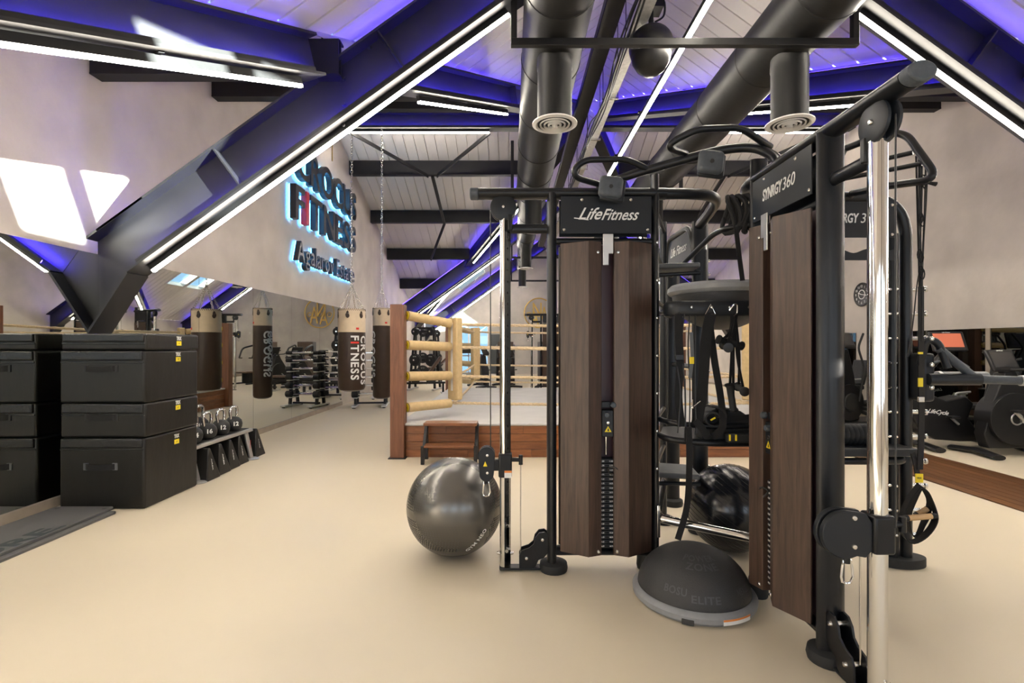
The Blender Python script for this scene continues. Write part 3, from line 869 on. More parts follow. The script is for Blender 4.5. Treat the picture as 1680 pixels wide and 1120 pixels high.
    B(mb().box((0.333, 0, 1.1), (0.55, 0.02, 1.9)), 'core_panel', 'plum', smooth=0)
    for sv in (-1, 1):
        # white metal bracket over the slot
        br = [(-0.032, 2.095), (0.032, 2.095), (0.032, 1.975), (0.004, 1.975), (0.004, 1.905), (-0.032, 1.905)]
        F = frame((0.333, sv * 0.128, 0), (1, 0, 0), (0, 0, 1))
        B(mb().prism([(x, z) for x, z in br], F, -0.004, 0.004), 'slot_bracket', 'silver', bevel=0.003)
        # weight plates
        for i in range(20):
            B(mb().box((0.333, sv * 0.055, 0.185 + i * 0.0275), (0.086, 0.07, 0.0235)), 'weight_plate', 'gym_panel', bevel=0.002)
        t = mb(); xd = (1, 0, 0) if sv < 0 else (-1, 0, 0)
        if full:
            for i in range(20):
                z = 0.185 + (19 - i) * 0.0275
                val = '%g' % (1.25 + 2.5 * i)
                for du in (-0.027, 0.027):
                    text_into(t, val, TF(0.333 + du, sv * 0.0908, z, xd, (0, 0, 1)), w=0.022, h=0.0095, bold=0.03, extrude=0.0004, res=1)
            o = B(t, 'plate_numbers', 'white_print', smooth=0); o['kind'] = 'stuff'
            m = mb()
            for i in range(20): m.lathe([(0.001, 0.001), (0.005, 0.001)], (0.333, sv * 0.0902, 0.185 + i * 0.0275), (0, sv, 0), 8)
            o = B(m, 'pin_holes', 'black_print'); o['kind'] = 'stuff'
        B(mb().cyl((0.333, sv * 0.055, 0.74), (0.333, sv * 0.055, 0.87), 0.006, 10), 'lift_rod', 'chrome')
        bl = B(mb().box((0.335, sv * 0.07, 0.94), (0.074, 0.07, 0.165)), 'stack_carriage', 'gym_panel', bevel=0.006)
        if full:
            F = TF(0.337, sv * 0.1056, 0.905, xd, (0, 0, 1))
            B(mb().prism([(-0.021, -0.016), (0.021, -0.016), (0, 0.021)], F, 0, 0.001), 'warning_triangle', 'yellow_print', bl, smooth=0)
            B(mb().prism([(-0.004, -0.011), (0.007, -0.011), (0.003, 0.006), (-0.002, 0.004)], F, 0.001, 0.0015), 'warning_symbol', 'black_print', bl, smooth=0)
            B(mb().lathe([(0.001, 0.006), (0.009, 0.004), (0.010, 0)], (0.337, sv * 0.105, 0.945), (0, sv, 0), 12), 'screw', 'steel_bolt', bl)
        for z, du in ((0.995, -0.006), (1.055, 0.034)):
            B(mb().lathe([(0.001, 0.028), (0.014, 0.028), (0.018, 0.022), (0.018, 0.004), (0.01, 0)], (0.333 + du, sv * 0.10, z), (0, sv, 0), 16), 'knob', 'grip_grey')
        B(mb().box((0.325, sv * 0.085, 1.055), (0.055, 0.03, 0.036)), 'selector_cap', 'gym_panel', bevel=0.003)
        lp = [(0.345 + 0.03 * math.cos(a) + 0.02, sv * (0.115 + 0.01 * math.sin(2 * a)), 0.655 + 0.022 * math.sin(a)) for a in [2 * PI * i / 14 for i in range(14)]]
        B(mb().tube(lp, 0.0045, 6, closed=True), 'pin_loop', 'cable')
    # outer pulley under the beam
    for v in (-0.022, 0.022):
        B(mb().lathe([(0.001, -0.012), (0.070, -0.012), (0.082, -0.006), (0.082, 0.006), (0.070, 0.012), (0.001, 0.012)], (-0.305, v, 2.285), (0, 1, 0), 32), 'pulley_cover', 'gym_panel')
    B(mb().lathe([(0.001, -0.006), (0.008, -0.005), (0.011, 0.0), (0.011, 0.075), (0.008, 0.08), (0.001, 0.081)], (-0.305, -0.0375, 2.285), (0, 1, 0), 12), 'pulley_bolt', 'steel_bolt')
    B(mb().box((-0.305, 0, 2.35), (0.05, 0.03, 0.06)), 'pulley_bracket', 'gym_black', bevel=0.004)
    # arm to the chrome column
    B(mb().tube([(-0.015, 0, 2.155), (-0.265, 0, 2.155)], 0.03, 12, flat=(0.03, 0.022, (0, 0, 1))), 'column_arm', 'gym_black')
    B(mb().box((-0.262, 0, 2.19), (0.03, 0.078, 0.10)), 'column_clamp', 'gym_black', bevel=0.006)
    # chrome column, square turned on edge, rounded corners, with pin holes
    # round at the back, with one flat face that carries the holes
    ring_ = []; nf = 30
    for i in range(nf):
        an = -PI / 4 + 0.94 + (2 * PI - 1.88) * i / (nf - 1)
        ring_.append((-0.293 + 0.0345 * math.cos(an), 0.0345 * math.sin(an)))
    q = [(u, v_, z) for z in (0.03, 2.215) for u, v_ in ring_]
    n = nf
    B(mb().add(q, [tuple(range(n)), tuple(range(2 * n - 1, n - 1, -1))] + [(i, (i + 1) % n, n + (i + 1) % n, n + i) for i in range(n)]), 'guide_column', 'chrome', smooth=30)
    B(mb().lathe([(0.034, 0), (0.034, 0.02), (0.02, 0.03), (0.001, 0.031)], (-0.293, 0, 2.213), (0, 0, 1), 16), 'column_cap', 'gym_panel')
    if full:
        d = V((1, -1, 0)).normalized()
        m = mb()
        for i in range(27):
            z = 0.28 + i * 0.07
            c = V((-0.293, 0, z)) + d * 0.0204
            m.lathe([(0.0075, 0), (0.0075, 0.0012), (0.001, 0.0012)], c, d, 10)
        o = B(m, 'pin_holes', 'black_print'); o['kind'] = 'stuff'
    B(mb().box((-0.20, 0, 0.018), (0.26, 0.07, 0.014)), 'base_plate', 'gym_black', bevel=0.005)
    for u in (-0.335, -0.252):
        B(mb().lathe([(0.001, -0.012), (0.008, -0.01), (0.011, 0), (0.011, 0.008)], (u, -0.02, 0.115), (1 if u < -0.3 else -1, 0, 0), 10), 'column_bolt', 'steel_bolt')
    # lower guide plates
    S = [(-0.205, 0.025), (-0.205, 0.105), (-0.19, 0.135), (-0.145, 0.15), (-0.115, 0.175), (-0.105, 0.215), (-0.08, 0.245), (-0.045, 0.25), (-0.025, 0.235), (-0.025, 0.12), (-0.05, 0.09), (-0.085, 0.075), (-0.10, 0.04), (-0.12, 0.025)]
    F = frame((0, 0, 0), (1, 0, 0), (0, 0, 1))
    for v in (-0.03, 0.03):
        B(mb().prism(S, F, v - 0.005, v + 0.005), 'guide_plate', 'gym_black', bevel=0.003)
    for u, z in ((-0.06, 0.205), (-0.16, 0.09)):
        B(mb().lathe([(0.001, -0.012), (0.009, -0.010), (0.013, 0), (0.013, 0.072), (0.009, 0.082), (0.001, 0.084)], (u, -0.036, z), (0, 1, 0), 14), 'guide_bolt', 'steel_bolt')
    # travelling pulley carriage on the column
    cz = carriage_z
    col = Matrix.Translation((-0.293, 0, 0)) @ Matrix.Rotation(-PI / 2 if turned else 0, 4, 'Z') @ Matrix.Translation((0.293, 0, 0))
    def mb(): return MB(M @ col)
    ca = B(mb().box((-0.293, 0, cz), (0.085, 0.09, 0.15)), 'carriage', 'gym_black', bevel=0.012, seg=3)
    B(mb().box((-0.35, 0, cz), (0.06, 0.05, 0.07)), 'pivot_block', 'gym_black', ca, bevel=0.006)
    for v in (-0.02, 0.02):
        if turned:
            pl = [(-0.435 + 0.092 * math.cos(a), cz + 0.0 + 0.092 * math.sin(a)) for a in [0.45 * PI + 1.2 * PI * i / 16 for i in range(17)]]
            pl += [(-0.36, cz - 0.088), (-0.335, cz - 0.06), (-0.335, cz + 0.045), (-0.36, cz + 0.082)]
        else:
            pl = [(-0.41 + 0.052 * math.cos(a), cz + 0.065 + 0.052 * math.sin(a)) for a in [PI * i / 10 for i in range(11)]]
            pl += [(-0.41 + 0.045 * math.cos(a), cz - 0.055 + 0.045 * math.sin(a)) for a in [PI + PI * i / 10 for i in range(11)]]
        B(mb().prism(pl, F, v - 0.012, v + 0.012), 'swivel_cover', 'gym_panel', ca, bevel=0.004)
    for dz in (0.065, -0.045):
        B(mb().lathe([(0.001, -0.006), (0.008, -0.005), (0.011, 0), (0.011, 0.066), (0.008, 0.072), (0.001, 0.073)], (-0.405, -0.033, cz + dz), (0, 1, 0), 12), 'cover_bolt', 'steel_bolt', ca)
    if not turned: Ft = frame((-0.418, -0.0325, cz + 0.01), (1, 0, 0), (0, 0, 1))
    if not turned: B(mb().prism([(-0.013, -0.014), (0.013, -0.014), (0, 0.018)], Ft, 0, 0.001), 'warning_triangle', 'yellow_print', ca, smooth=0)
    if not turned: B(mb().box((-0.275, -0.0462, cz - 0.05), (0.045, 0.002, 0.045)), 'safety_sticker', 'white_print', ca, smooth=0)
    if not turned: B(mb().box((-0.275, -0.0466, cz - 0.034), (0.045, 0.002, 0.013)), 'sticker_band', 'orange_print', ca, smooth=0)
    B(mb().tube([(-0.262, 0, cz + 0.03), (-0.20, 0, cz + 0.03)], 0.012, 12), 'pull_pin', 'gym_black', ca)
    B(mb().tube([(-0.195, 0, cz), (-0.195, 0, cz + 0.06)], 0.013, 12), 'pin_grip', 'gym_black', ca)
    # carabiner
    cc = V((-0.415, 0, cz - 0.135))
    B(mb().cyl((-0.415, 0, cz - 0.12), (-0.415, 0, cz - 0.085), 0.014, 12), 'cable_stop', 'gym_black', ca)
    path = [(0, 0.03), (0.016, 0.025), (0.022, 0.0), (0.026, -0.04), (0.016, -0.062), (0, -0.066), (-0.016, -0.06), (-0.02, -0.04), (-0.016, 0.0), (-0.012, 0.025)]
    B(mb().tube([cc + V((x, 0, z)) for x, z in path], 0.0045, 8, closed=True), 'carabiner', 'chrome', ca)
    def mb(): return MB(M)
    if cable:
        B(mb().cyl((-0.386, 0, 2.28), (-0.386, 0, cz + 0.05), 0.0035, 6), 'cable', 'cable')
        B(mb().cyl((-0.195, 0, cz), (-0.195, 0, 0.11), 0.0035, 6), 'cable', 'steel_bolt')
    # bolts down the inner post
    m_ = 8 if full else 0
    for i in range(m_):
        z = 2.06 - i * 0.235
        B(mb().lathe([(0.001, 0.008), (0.008, 0.006), (0.011, 0), (0.011, -0.003)], (0.655, -0.048, z), (0, -1, 0), 10), 'post_bolt', 'steel_bolt')

ML = Matrix.Translation((0.258, 3.2, 0))
MR = Matrix.Translation((1.433, 2.27, 0)) @ Matrix.Rotation(PI / 2, 4, 'Z')
MF = Matrix.Translation((1.44, 4.50, 0)) @ Matrix.Rotation(-PI / 2, 4, 'Z')
tower(gym, ML, carriage_z=0.665)
tower(gym, MR, carriage_z=0.69, turned=True)

def G(m, name, mt, **k): return m.build(name, mt, gym, **k)
BZ = 2.376
# beams that bend round the hub
G(MB().tube(smooth_path([(0.95, 3.2, BZ), (1.12, 3.2, BZ), (1.27, 3.24, BZ), (1.36, 3.36, BZ), (1.40, 3.55, BZ - 0.02), (1.43, 3.85, BZ - 0.05)], 6), 0.035, 16), 'hub_beam', 'gym_black')
G(MB().tube(smooth_path([(1.433, 2.96, BZ), (1.435, 3.07, BZ), (1.50, 3.2, BZ), (1.62, 3.27, BZ), (1.85, 3.28, BZ)], 6), 0.035, 16), 'hub_beam', 'gym_black')
# arched tube from tower to tower, with two loop handles and grip balls
ar = smooth_path([(0.55, 3.19, 2.405), (0.70, 3.10, 2.45), (0.947, 3.0, 2.497), (1.195, 2.9, 2.534), (1.36, 2.85, 2.53), (1.44, 2.78, 2.46), (1.44, 2.72, 2.40)], 6)
G(MB().tube(ar, 0.026, 14), 'arched_bar', 'gym_black')
for pts, yy in (([(985, 303), (944, 291), (941, 277), (960, 262), (1028, 261), (1062, 277)], (3.12, 3.0, 2.98, 2.98, 3.0, 3.04)),
                ([(1125, 252), (1098, 243), (1100, 234), (1142, 212), (1214, 209), (1238, 224), (1264, 241)], (2.97, 2.80, 2.78, 2.74, 2.74, 2.77, 2.84))):
    G(MB().tube(round_corners([at(x, y, d_) for (x, y), d_ in zip(pts, yy)], 0.05, 4), 0.0185, 12), 'loop_handle', 'gym_black')
for x, y, d_ in ((1002, 307, 3.02), (1166, 266, 2.83)):
    c = at(x, y, d_)
    p = G(MB().box(c, (0.142, 0.06, 0.132), Matrix.Rotation(0.12, 3, 'Y')), 'grip_pad', 'grip_grey', smooth=80, bevel=0.048, seg=6)
    p.modifiers['bevel'].limit_method = 'NONE'; p.modifiers['bevel'].width = 0.0295
    MB().box(c + V((0.02, 0.04, -0.006)), (0.148, 0.03, 0.14), Matrix.Rotation(0.12, 3, 'Y')).build('pad_back', 'gym_panel', p, bevel=0.014, seg=3)
    MB().lathe([(0.012, 0), (0.012, 0.003), (0.001, 0.003)], c + V((-0.004, -0.031, -0.004)), (0, -1, 0), 12).build('pad_hole', 'black_print', p)
    MB().cyl(c, c + V((0, 0.16, 0.0)), 0.015, 10).build('pad_stem', 'gym_black', p)
# far arm: frame with a header plate turned towards the hub
for y, zt in ((3.85, 2.36), (4.50, 2.30)):
    G(MB().tube([(1.44, y, 0.05), (1.44, y, zt)], 0.03, 18, flat=(0.062, 0.031, (1, 0, 0))), 'arm_post', 'gym_black')
    G(MB().lathe([(0.085, 0), (0.09, 0.02), (0.085, 0.05), (0.06, 0.062)], (1.44, y, 0), (0, 0, 1), 24), 'foot', 'rubber')
hp = G(MB().box((1.385, 4.175, 2.20), (0.006, 0.56, 0.23)), 'header_panel', 'gym_panel', bevel=0.002)
t = MB()
text_into(t, 'Life Fitness', frame((1.381, 4.175, 2.205), (0, -1, 0), (0, 0, 1)), w=0.40, h=0.075, shear=0.5, bold=0.012, extrude=0.0008)
t.build('lettering', 'white_print', hp, smooth=0)
G(MB().tube(round_corners([(1.40, 3.85, 2.05), (1.385, 3.9, 2.34), (1.385, 4.46, 2.34), (1.40, 4.5, 2.05)], 0.12, 5), 0.022, 12), 'arm_hoop', 'gym_black')
G(MB().tube([(1.44, 3.85, 1.25), (1.44, 4.50, 1.25)], 0.02, 12), 'arm_rail', 'gym_black')
for z in (2.06, 1.96, 1.86, 1.76, 1.45, 1.22, 0.98, 0.75, 0.5):
    G(MB().lathe([(0.001, 0.012), (0.008, 0.010), (0.011, 0.0), (0.011, -0.12), (0.008, -0.13)], (1.505, 3.85, z), (1, 0, 0), 10), 'post_bolt', 'steel_bolt')
# bolted plate post of the hub beside the far arm
G(MB().tube([(1.22, 4.05, 0.05), (1.22, 4.05, 2.40)], 0.03, 16, flat=(0.026, 0.045, (1, 0, 0))), 'hub_post', 'gym_panel')
G(MB().lathe([(0.075, 0), (0.08, 0.02), (0.075, 0.05), (0.05, 0.06)], (1.22, 4.05, 0), (0, 0, 1), 20), 'foot', 'rubber')
for z in (2.32, 2.02, 1.72, 0.92, 0.62, 0.36):
    G(MB().tube([(0.91, 3.24, z), (1.22, 4.03, z)], 0.016, 10), 'hub_rung', 'gym_black')
# folding steps
for z, dx in ((1.955, 0.0), (0.54, 0.0)):
    st = [(1.0 + dx, 3.42), (1.26 + dx, 3.36), (1.30 + dx, 3.66), (1.04 + dx, 3.74)]
    F = frame((0, 0, z), (1, 0, 0), (0, 1, 0))
    s_ = G(MB().prism(st, F, -0.018, 0.018), 'step', 'rubber_grey', bevel=0.012, seg=3)
    MB().tube([(0.98, 3.45, z - 0.06), (1.27, 3.39, z - 0.05)], 0.014, 10).build('step_tube', 'gym_panel', s_)
    MB().tube([(0.98, 3.45, z - 0.06), (0.955, 3.36, z + 0.0)], 0.014, 10).build('step_tube', 'gym_panel', s_)
# hub shelf that holds the dome trainer: front bar, side arms, back bar
G(MB().tube(round_corners([(1.02, 3.22, 1.635), (0.925, 3.06, 1.635), (0.97, 2.965, 1.635), (1.40, 2.945, 1.635)], 0.06, 4), 0.03, 14, flat=(0.045, 0.016, (0, 0, 1))), 'shelf_bar', 'gym_panel')
for x in (1.08, 1.62):
    G(MB().tube([(x, 2.955 if x < 1.5 else 3.0, 1.65), (x, 3.66, 1.65)], 0.016, 10), 'shelf_arm', 'gym_black')
G(MB().tube([(1.02, 3.66, 1.65), (1.70, 3.66, 1.65)], 0.018, 10), 'shelf_back', 'gym_black')
for x in (1.05, 1.165, 1.27, 1.38):
    G(MB().lathe([(0.001, 0.010), (0.008, 0.008), (0.011, 0), (0.011, -0.005)], (x, 2.936, 1.64), (0, -1, 0), 12), 'shelf_bolt', 'steel_bolt')
# lower tray of the hub
tr = round_corners([(0.925, 3.17, 0.96), (0.95, 3.02, 0.955), (1.18, 2.955, 0.945), (1.42, 2.96, 0.945)], 0.08, 5)
G(MB().tube(tr, 0.017, 12), 'tray_tube', 'gym_black')
G(MB().tube([p + V((0, 0.005, -0.10)) for p in tr], 0.02, 12), 'tray_tube', 'gym_black')
F = frame((0, 0, 0.845), (1, 0, 0), (0, 1, 0))
G(MB().prism([(0.93, 3.16), (0.955, 3.03), (1.18, 2.965), (1.42, 2.965), (1.62, 3.2), (1.40, 3.6), (1.05, 3.5)], F, 0, 0.012), 'tray_floor', 'gym_panel', bevel=0.003)
# chrome foot rail between the towers
G(MB().tube(smooth_path([(0.925, 3.19, 0.36), (0.935, 3.16, 0.345), (1.0, 3.12, 0.335), (1.40, 2.94, 0.30), (1.425, 2.925, 0.29)], 5), 0.027, 16), 'foot_rail', 'chrome')
G(MB().tube([(0.94, 3.22, 0.37), (1.10, 3.62, 0.44)], 0.022, 12), 'foot_rail_stay', 'gym_black')
for x, y, z in ((0.915, 3.14, 0.33), (1.405, 2.91, 0.29)):
    G(MB().box((x, y, z), (0.02, 0.03, 0.20)), 'rail_plate', 'chrome', bevel=0.004)
# bracket holding the coiled tubes
G(MB().tube(round_corners([(1.22, 3.85, 1.95), (1.28, 3.2, 2.12), (1.31, 3.06, 2.13), (1.43, 3.0, 2.14)], 0.05, 4), 0.017, 12), 'coil_bracket', 'gym_black')
# right arm: hooped frame facing the room
G(MB().tube(round_corners([(1.85, 3.28, BZ), (2.56, 3.28, BZ), (2.56, 3.28, 0.05)], 0.27, 8), 0.036, 18), 'arm_hoop', 'gym_black')
G(MB().tube([(2.475, 3.28, 0.05), (2.475, 3.28, 2.14)], 0.03, 14, flat=(0.034, 0.03, (1, 0, 0))), 'arm_post', 'gym_black')
G(MB().tube([(1.92, 3.28, 0.05), (1.92, 3.28, 2.36)], 0.03, 14, flat=(0.034, 0.03, (1, 0, 0))), 'arm_post', 'gym_black')
F = frame((2.53, 3.28, 0), (1, 0, 0), (0, 1, 0))
G(MB().prism([(0.15 * math.cos(a) * (1.0), 0.085 * math.sin(a)) for a in [2 * PI * i / 28 for i in range(28)]], F, 0, 0.055), 'foot', 'rubber', bevel=0.012)
G(MB().lathe([(0.085, 0), (0.09, 0.02), (0.085, 0.05), (0.06, 0.062)], (1.92, 3.28, 0), (0, 0, 1), 24), 'foot', 'rubber')
hp = G(MB().box((2.20, 3.25, 2.225), (0.54, 0.006, 0.23)), 'header_panel', 'gym_panel', bevel=0.002)
t = MB()
text_into(t, 'SYNRGY', frame((2.135, 3.246, 2.235), (1, 0, 0), (0, 0, 1)), w=0.20, h=0.062, shear=0.2, bold=0.028, extrude=0.0008)
text_into(t, '360', frame((2.303, 3.246, 2.235), (1, 0, 0), (0, 0, 1)), w=0.115, h=0.062, shear=0.2, bold=0.0, extrude=0.0008)
t.build('lettering', 'white_print', hp, smooth=0)
for x in (1.95, 2.45):
    for z in (2.13, 2.32): MB().lathe([(0.001, -0.004), (0.006, -0.004), (0.010, 0.0), (0.0105, 0.004)], (x, 3.247, z), (0, 1, 0), 12).build('screw', 'steel_bolt', hp)
wv = [(1.92, 1.965)] + [(1.92 + 0.56 * i / 40, 2.025 + 0.013 * math.cos(2 * PI * 3 * i / 40)) for i in range(41)] + [(2.48, 1.965)]
G(MB().prism(wv, frame((0, 3.25, 0), (1, 0, 0), (0, 0, 1)), -0.004, 0.004), 'wave_plate', 'gym_panel', bevel=0.002)
for i in range(11):
    z = 1.78 - i * 0.158
    for x0, x1 in ((2.455, 2.385), (2.585, 2.655)):
        G(MB().lathe([(0.013, 0), (0.013, 0.07), (0.019, 0.076), (0.019, 0.088), (0.001, 0.09)], (x0, 3.27, z), (1 if x1 > x0 else -1, -0.25, 0), 12), 'storage_peg', 'chrome')
    G(MB().lathe([(0.001, 0.010), (0.008, 0.008), (0.011, 0), (0.011, -0.004)], (2.475, 3.25, z), (0, -1, 0), 12), 'post_bolt', 'steel_bolt')
G(MB().span(1.60, 2.50, 3.10, 3.40, 0.735, 0.785), 'storage_shelf', 'gym_panel', bevel=0.006)
G(MB().tube(round_corners([(1.60, 3.14, 0.70), (2.44, 3.14, 0.70), (2.50, 3.26, 0.70)], 0.06, 4), 0.022, 12), 'shelf_tube', 'gym_black')
# pull-up frame at the end of the right arm
fr = [at(1386, 244, 3.2), at(1455, 217, 3.02), at(1487, 220, 2.95), at(1533, 284, 2.78), at(1523, 296, 2.80), at(1456, 305, 3.0), at(1398, 317, 3.22)]
G(MB().tube(round_corners(fr, 0.06, 5), 0.021, 14), 'pull_up_frame', 'gym_black')
for a, b in ((at(1386, 276, 3.2), at(1498, 250, 2.91)), (at(1386, 293, 3.2), at(1513, 268, 2.85))):
    G(MB().tube([a, b], 0.014, 12), 'pull_up_rung', 'gym_black')
G(MB().tube([at(1398, 317, 3.22), (2.2, 3.28, BZ)], 0.02, 12), 'pull_up_stay', 'gym_black')
G(MB().tube([at(1386, 244, 3.2), (2.0, 3.28, BZ)], 0.02, 12), 'pull_up_stay', 'gym_black')
# hinged press arms with light grips
pa = MB().box((2.585, 3.18, 1.22), (0.075, 0.12, 0.30)).build('press_arm_carriage', 'gym_panel', gym, bevel=0.02, seg=3)
MB().tube(round_corners([(2.55, 3.15, 1.30), (2.56, 3.12, 1.46), (2.62, 3.1, 1.44), (2.66, 3.08, 1.28)], 0.05, 4), 0.022, 12).build('hinge_arm', 'gym_panel', pa)
MB().tube([(2.62, 3.1, 1.40), (2.80, 3.05, 1.22)], 0.025, 12).build('hinge_arm', 'grip_grey', pa)
MB().tube([(2.56, 3.10, 1.21), (2.82, 3.04, 1.215)], 0.036, 14).build('arm_sleeve', 'gym_panel', pa)
for p0, p1, p2 in (((2.80, 3.04, 1.215), (3.02, 3.0, 1.21), (3.75, 2.92, 1.205)), ((2.66, 3.28, 1.215), (2.78, 3.3, 1.22), (3.12, 3.32, 1.22))):
    MB().cyl(p0, p1, 0.026, 14).build('arm_tube', 'grip_grey', pa)
    d_ = (V(p2) - V(p1)).normalized()
    MB().cyl(V(p1), V(p1) + d_ * 0.022, 0.031, 16).build('grip_collar', 'white_print', pa)
    MB().cyl(V(p1) + d_ * 0.022, p2, 0.027, 16).build('arm_grip', 'arm_grey', pa)
for z in (1.46, 1.30, 1.16): MB().lathe([(0.001, 0.01), (0.011, 0.008), (0.015, 0)], (2.575, 3.095, z), (0, -1, 0), 14).build('hinge_bolt', 'steel_bolt', pa)

# ---------------------------------------------------------------- things stored on the multi-gym
def dome_profile(R, H, n=14): return [(R * math.cos(PI / 2 * i / n), H * math.sin(PI / 2 * i / n)) for i in range(n + 1)]
def bosu(loc, up, label, prints):
    o = thing('balance_dome', label, 'balance trainer', loc)
    L = V(loc); R = 0.315
    s = 1 if up else -1
    z0 = 0.0 if up else 0.0
    rim = [(R - 0.05, 0.0), (R - 0.005, 0.0), (R + 0.016, 0.02), (R + 0.018, 0.045), (R + 0.006, 0.06), (R - 0.01, 0.066), (R - 0.03, 0.06), (R - 0.05, 0.05)]
    MB().lathe([(r, s * h) for r, h in rim], L, (0, 0, 1), 56, closed=True).build('rim', 'bosu_rim', o)
    MB().lathe([(0.001, s * 0.008), (R - 0.04, s * 0.008)], L, (0, 0, 1), 40).build('platform', 'bosu_rim', o)
    H = 0.235
    prof = [(R - 0.012, s * 0.05)] + [(r, s * (0.055 + h)) for r, h in dome_profile(R - 0.012, H)]
    MB().lathe(prof, L, (0, 0, 1), 56).build('dome', 'bosu_dome', o)
    if prints:
        def on_dome(mb, body, az, el, w_, h_):
            vs_, fs_ = text_geo(body, 1.0, 0, 0.02, 0.0, 1.05, 2)
            x0 = min(p.x for p in vs_); x1 = max(p.x for p in vs_); y0 = min(p.y for p in vs_); y1 = max(p.y for p in vs_)
            q = []
            for p in vs_:
                a = az + ((p.x - x0) / (x1 - x0) - 0.5) * w_; e = el + ((p.y - y0) / (y1 - y0) - 0.5) * h_
                r = (R - 0.012) * math.cos(e) * 1.004; q.append(L + V((r * math.cos(a), r * math.sin(a), 0.055 + H * math.sin(e) * 1.004 + 0.001)))
            mb.add(q, fs_)
        for body, az, el, w_, h_ in (('BOSU', -PI / 2 - 0.66, 0.38, 0.42, 0.16), ('ELITE', -PI / 2 - 0.12, 0.28, 0.5, 0.15), ('NEXGEN', -PI / 2 + 0.75, 0.36, 0.45, 0.14),
                                     ('POWER', -PI / 2 - 0.1, 1.12, 1.2, 0.16), ('ZONE', -PI / 2 - 0.1, 0.92, 0.9, 0.16)):
            m = MB(); on_dome(m, body, az, el, w_, h_); m.build('dome_print', 'bosu_print', o, smooth=0)
        a0, a1 = -PI / 2 + 0.10, -PI / 2 + 0.62
        for (za, zb, mt, nm, rr, b0, b1) in ((0.017, 0.046, 'white_print', 'warning_label', 0.0195, a0, a1), (0.036, 0.046, 'orange_print', 'label_band', 0.0203, a0, a1)):
            q = []; fs_ = []
            for i in range(13):
                a = b0 + (b1 - b0) * i / 12
                for z in (za, zb): q.append(L + V(((R + rr) * math.cos(a), (R + rr) * math.sin(a), z)))
            fs_ = [(2 * i, 2 * i + 2, 2 * i + 3, 2 * i + 1) for i in range(12)]
            MB().add(q, fs_).build(nm, mt, o)
        for az in (-PI / 2 - 0.42,):
            c = L + V(((R + 0.012) * math.cos(az), (R + 0.012) * math.sin(az), 0.02))
            MB().box(c, (0.06, 0.02, 0.028), Matrix.Rotation(az + PI / 2, 3, 'Z')).build('hand_slot', 'bosu_dome', o, bevel=0.004)
    return o
bosu((1.03, 2.86, 0.0), True, 'black balance dome with grey rim lying flat on the beige floor', True)
bosu((1.37, 3.305, 1.81), False, 'upturned balance dome with grey rim resting on the multi-gym shelf', False)

def gym_ball(loc, R, label, mt, ridges):
    o = thing('exercise_ball', label, 'exercise ball', (loc[0], loc[1], 0))
    c = V((loc[0], loc[1], R * 0.985))
    if ridges:
        MB().sphere(c, R, 72, 44).build('ball', mt, o, smooth=80)
        axis = V((0.55, -0.15, 0.82)).normalized(); m = MB()
        for i in range(23):
            th = -1.15 + 2.3 * i / 22
            if abs(i - 11) < 1: continue
            m.torus(c + axis * (R * math.sin(th)), axis, R * math.cos(th), 0.0016, 72, 5)
        p = m.build('ribs', mt, o, smooth=80); p['kind'] = 'stuff'
        MB().lathe([(0.001, 0.004), (0.012, 0.003), (0.016, -0.002)], c + V((0.55, -0.15, 0.82)).normalized() * R, (0.55, -0.15, 0.82), 12).build('valve', 'rubber', o)
    else:
        MB().sphere(c, R, 64, 40).build('ball', mt, o, smooth=80)
        # patches of dimples in staggered rows on the skin
        m = MB()
        def dimple(a, e, r):
            d = V((math.cos(e) * math.cos(a), math.cos(e) * math.sin(a), math.sin(e)))
            u_ = V((-math.sin(a), math.cos(a), 0)); v_ = d.cross(u_)
            b = c + d * (R * 1.0025)
            m.add([b + u_ * (r * math.cos(k * PI / 3)) + v_ * (r * math.sin(k * PI / 3)) for k in range(6)], [(0, 1, 2, 3, 4, 5)])
        da = 0.060
        for row in range(-16, 15):
            e = row * 0.051
            n = int((2 * PI) * math.cos(e) / da)
            for i in range(n):
                a = 2 * PI * (i + 0.5 * (row % 2)) / n
                # sector pattern: bands of dimples with smooth panels between
                s = math.sin(3 * a + 0.8) * 0.55
                if (e < -0.06 and e > -0.74 and math.cos(3 * (a + 2.05)) > -0.45) or (0.10 < e < 0.66 and math.cos(3 * (a + 2.35)) > 0.15 + 0.8 * abs(e - 0.36)):
                    dimple(a, e, 0.0055)
        p = m.build('dimples', 'ball_dimple', o, smooth=0); p['kind'] = 'stuff'
        t = MB(); vs_, fs_ = text_geo('TECHNOGYM NEO', 1.0, 0, 0.02, 0.0, 1.05, 2)
        vs_, fs_ = text_geo('GYM NEO', 1.0, 0, 0.02, 0.0, 1.05, 2)
        x0 = min(p_.x for p_ in vs_); x1 = max(p_.x for p_ in vs_)
        dn = V((0.52, -0.70, -0.49)).normalized(); ex = V((0.62, 0.0, 0.78)); ex = (ex - dn * ex.dot(dn)).normalized(); ey = dn.cross(ex)
        if ey.z < 0 and False: ey = -ey
        q = []
        for p_ in vs_:
            k = 0.20 / (x1 - x0); xx = (p_.x - (x0 + x1) / 2) * k; yy = (p_.y - 0.3) * k * 1.0
            q.append(c + (dn * R + ex * xx + ey * yy).normalized() * (R * 1.0015))
        t.add(q, fs_).build('lettering', 'white_print', o, smooth=0)
    return o
gym_ball((-0.385, 3.47), 0.325, 'grey dimpled exercise ball on the floor beside the left cable tower', 'ball_grey', False)
gym_ball((1.53, 3.53), 0.295, 'glossy black ridged exercise ball under the shelves of the multi-gym', 'ball_black', True)

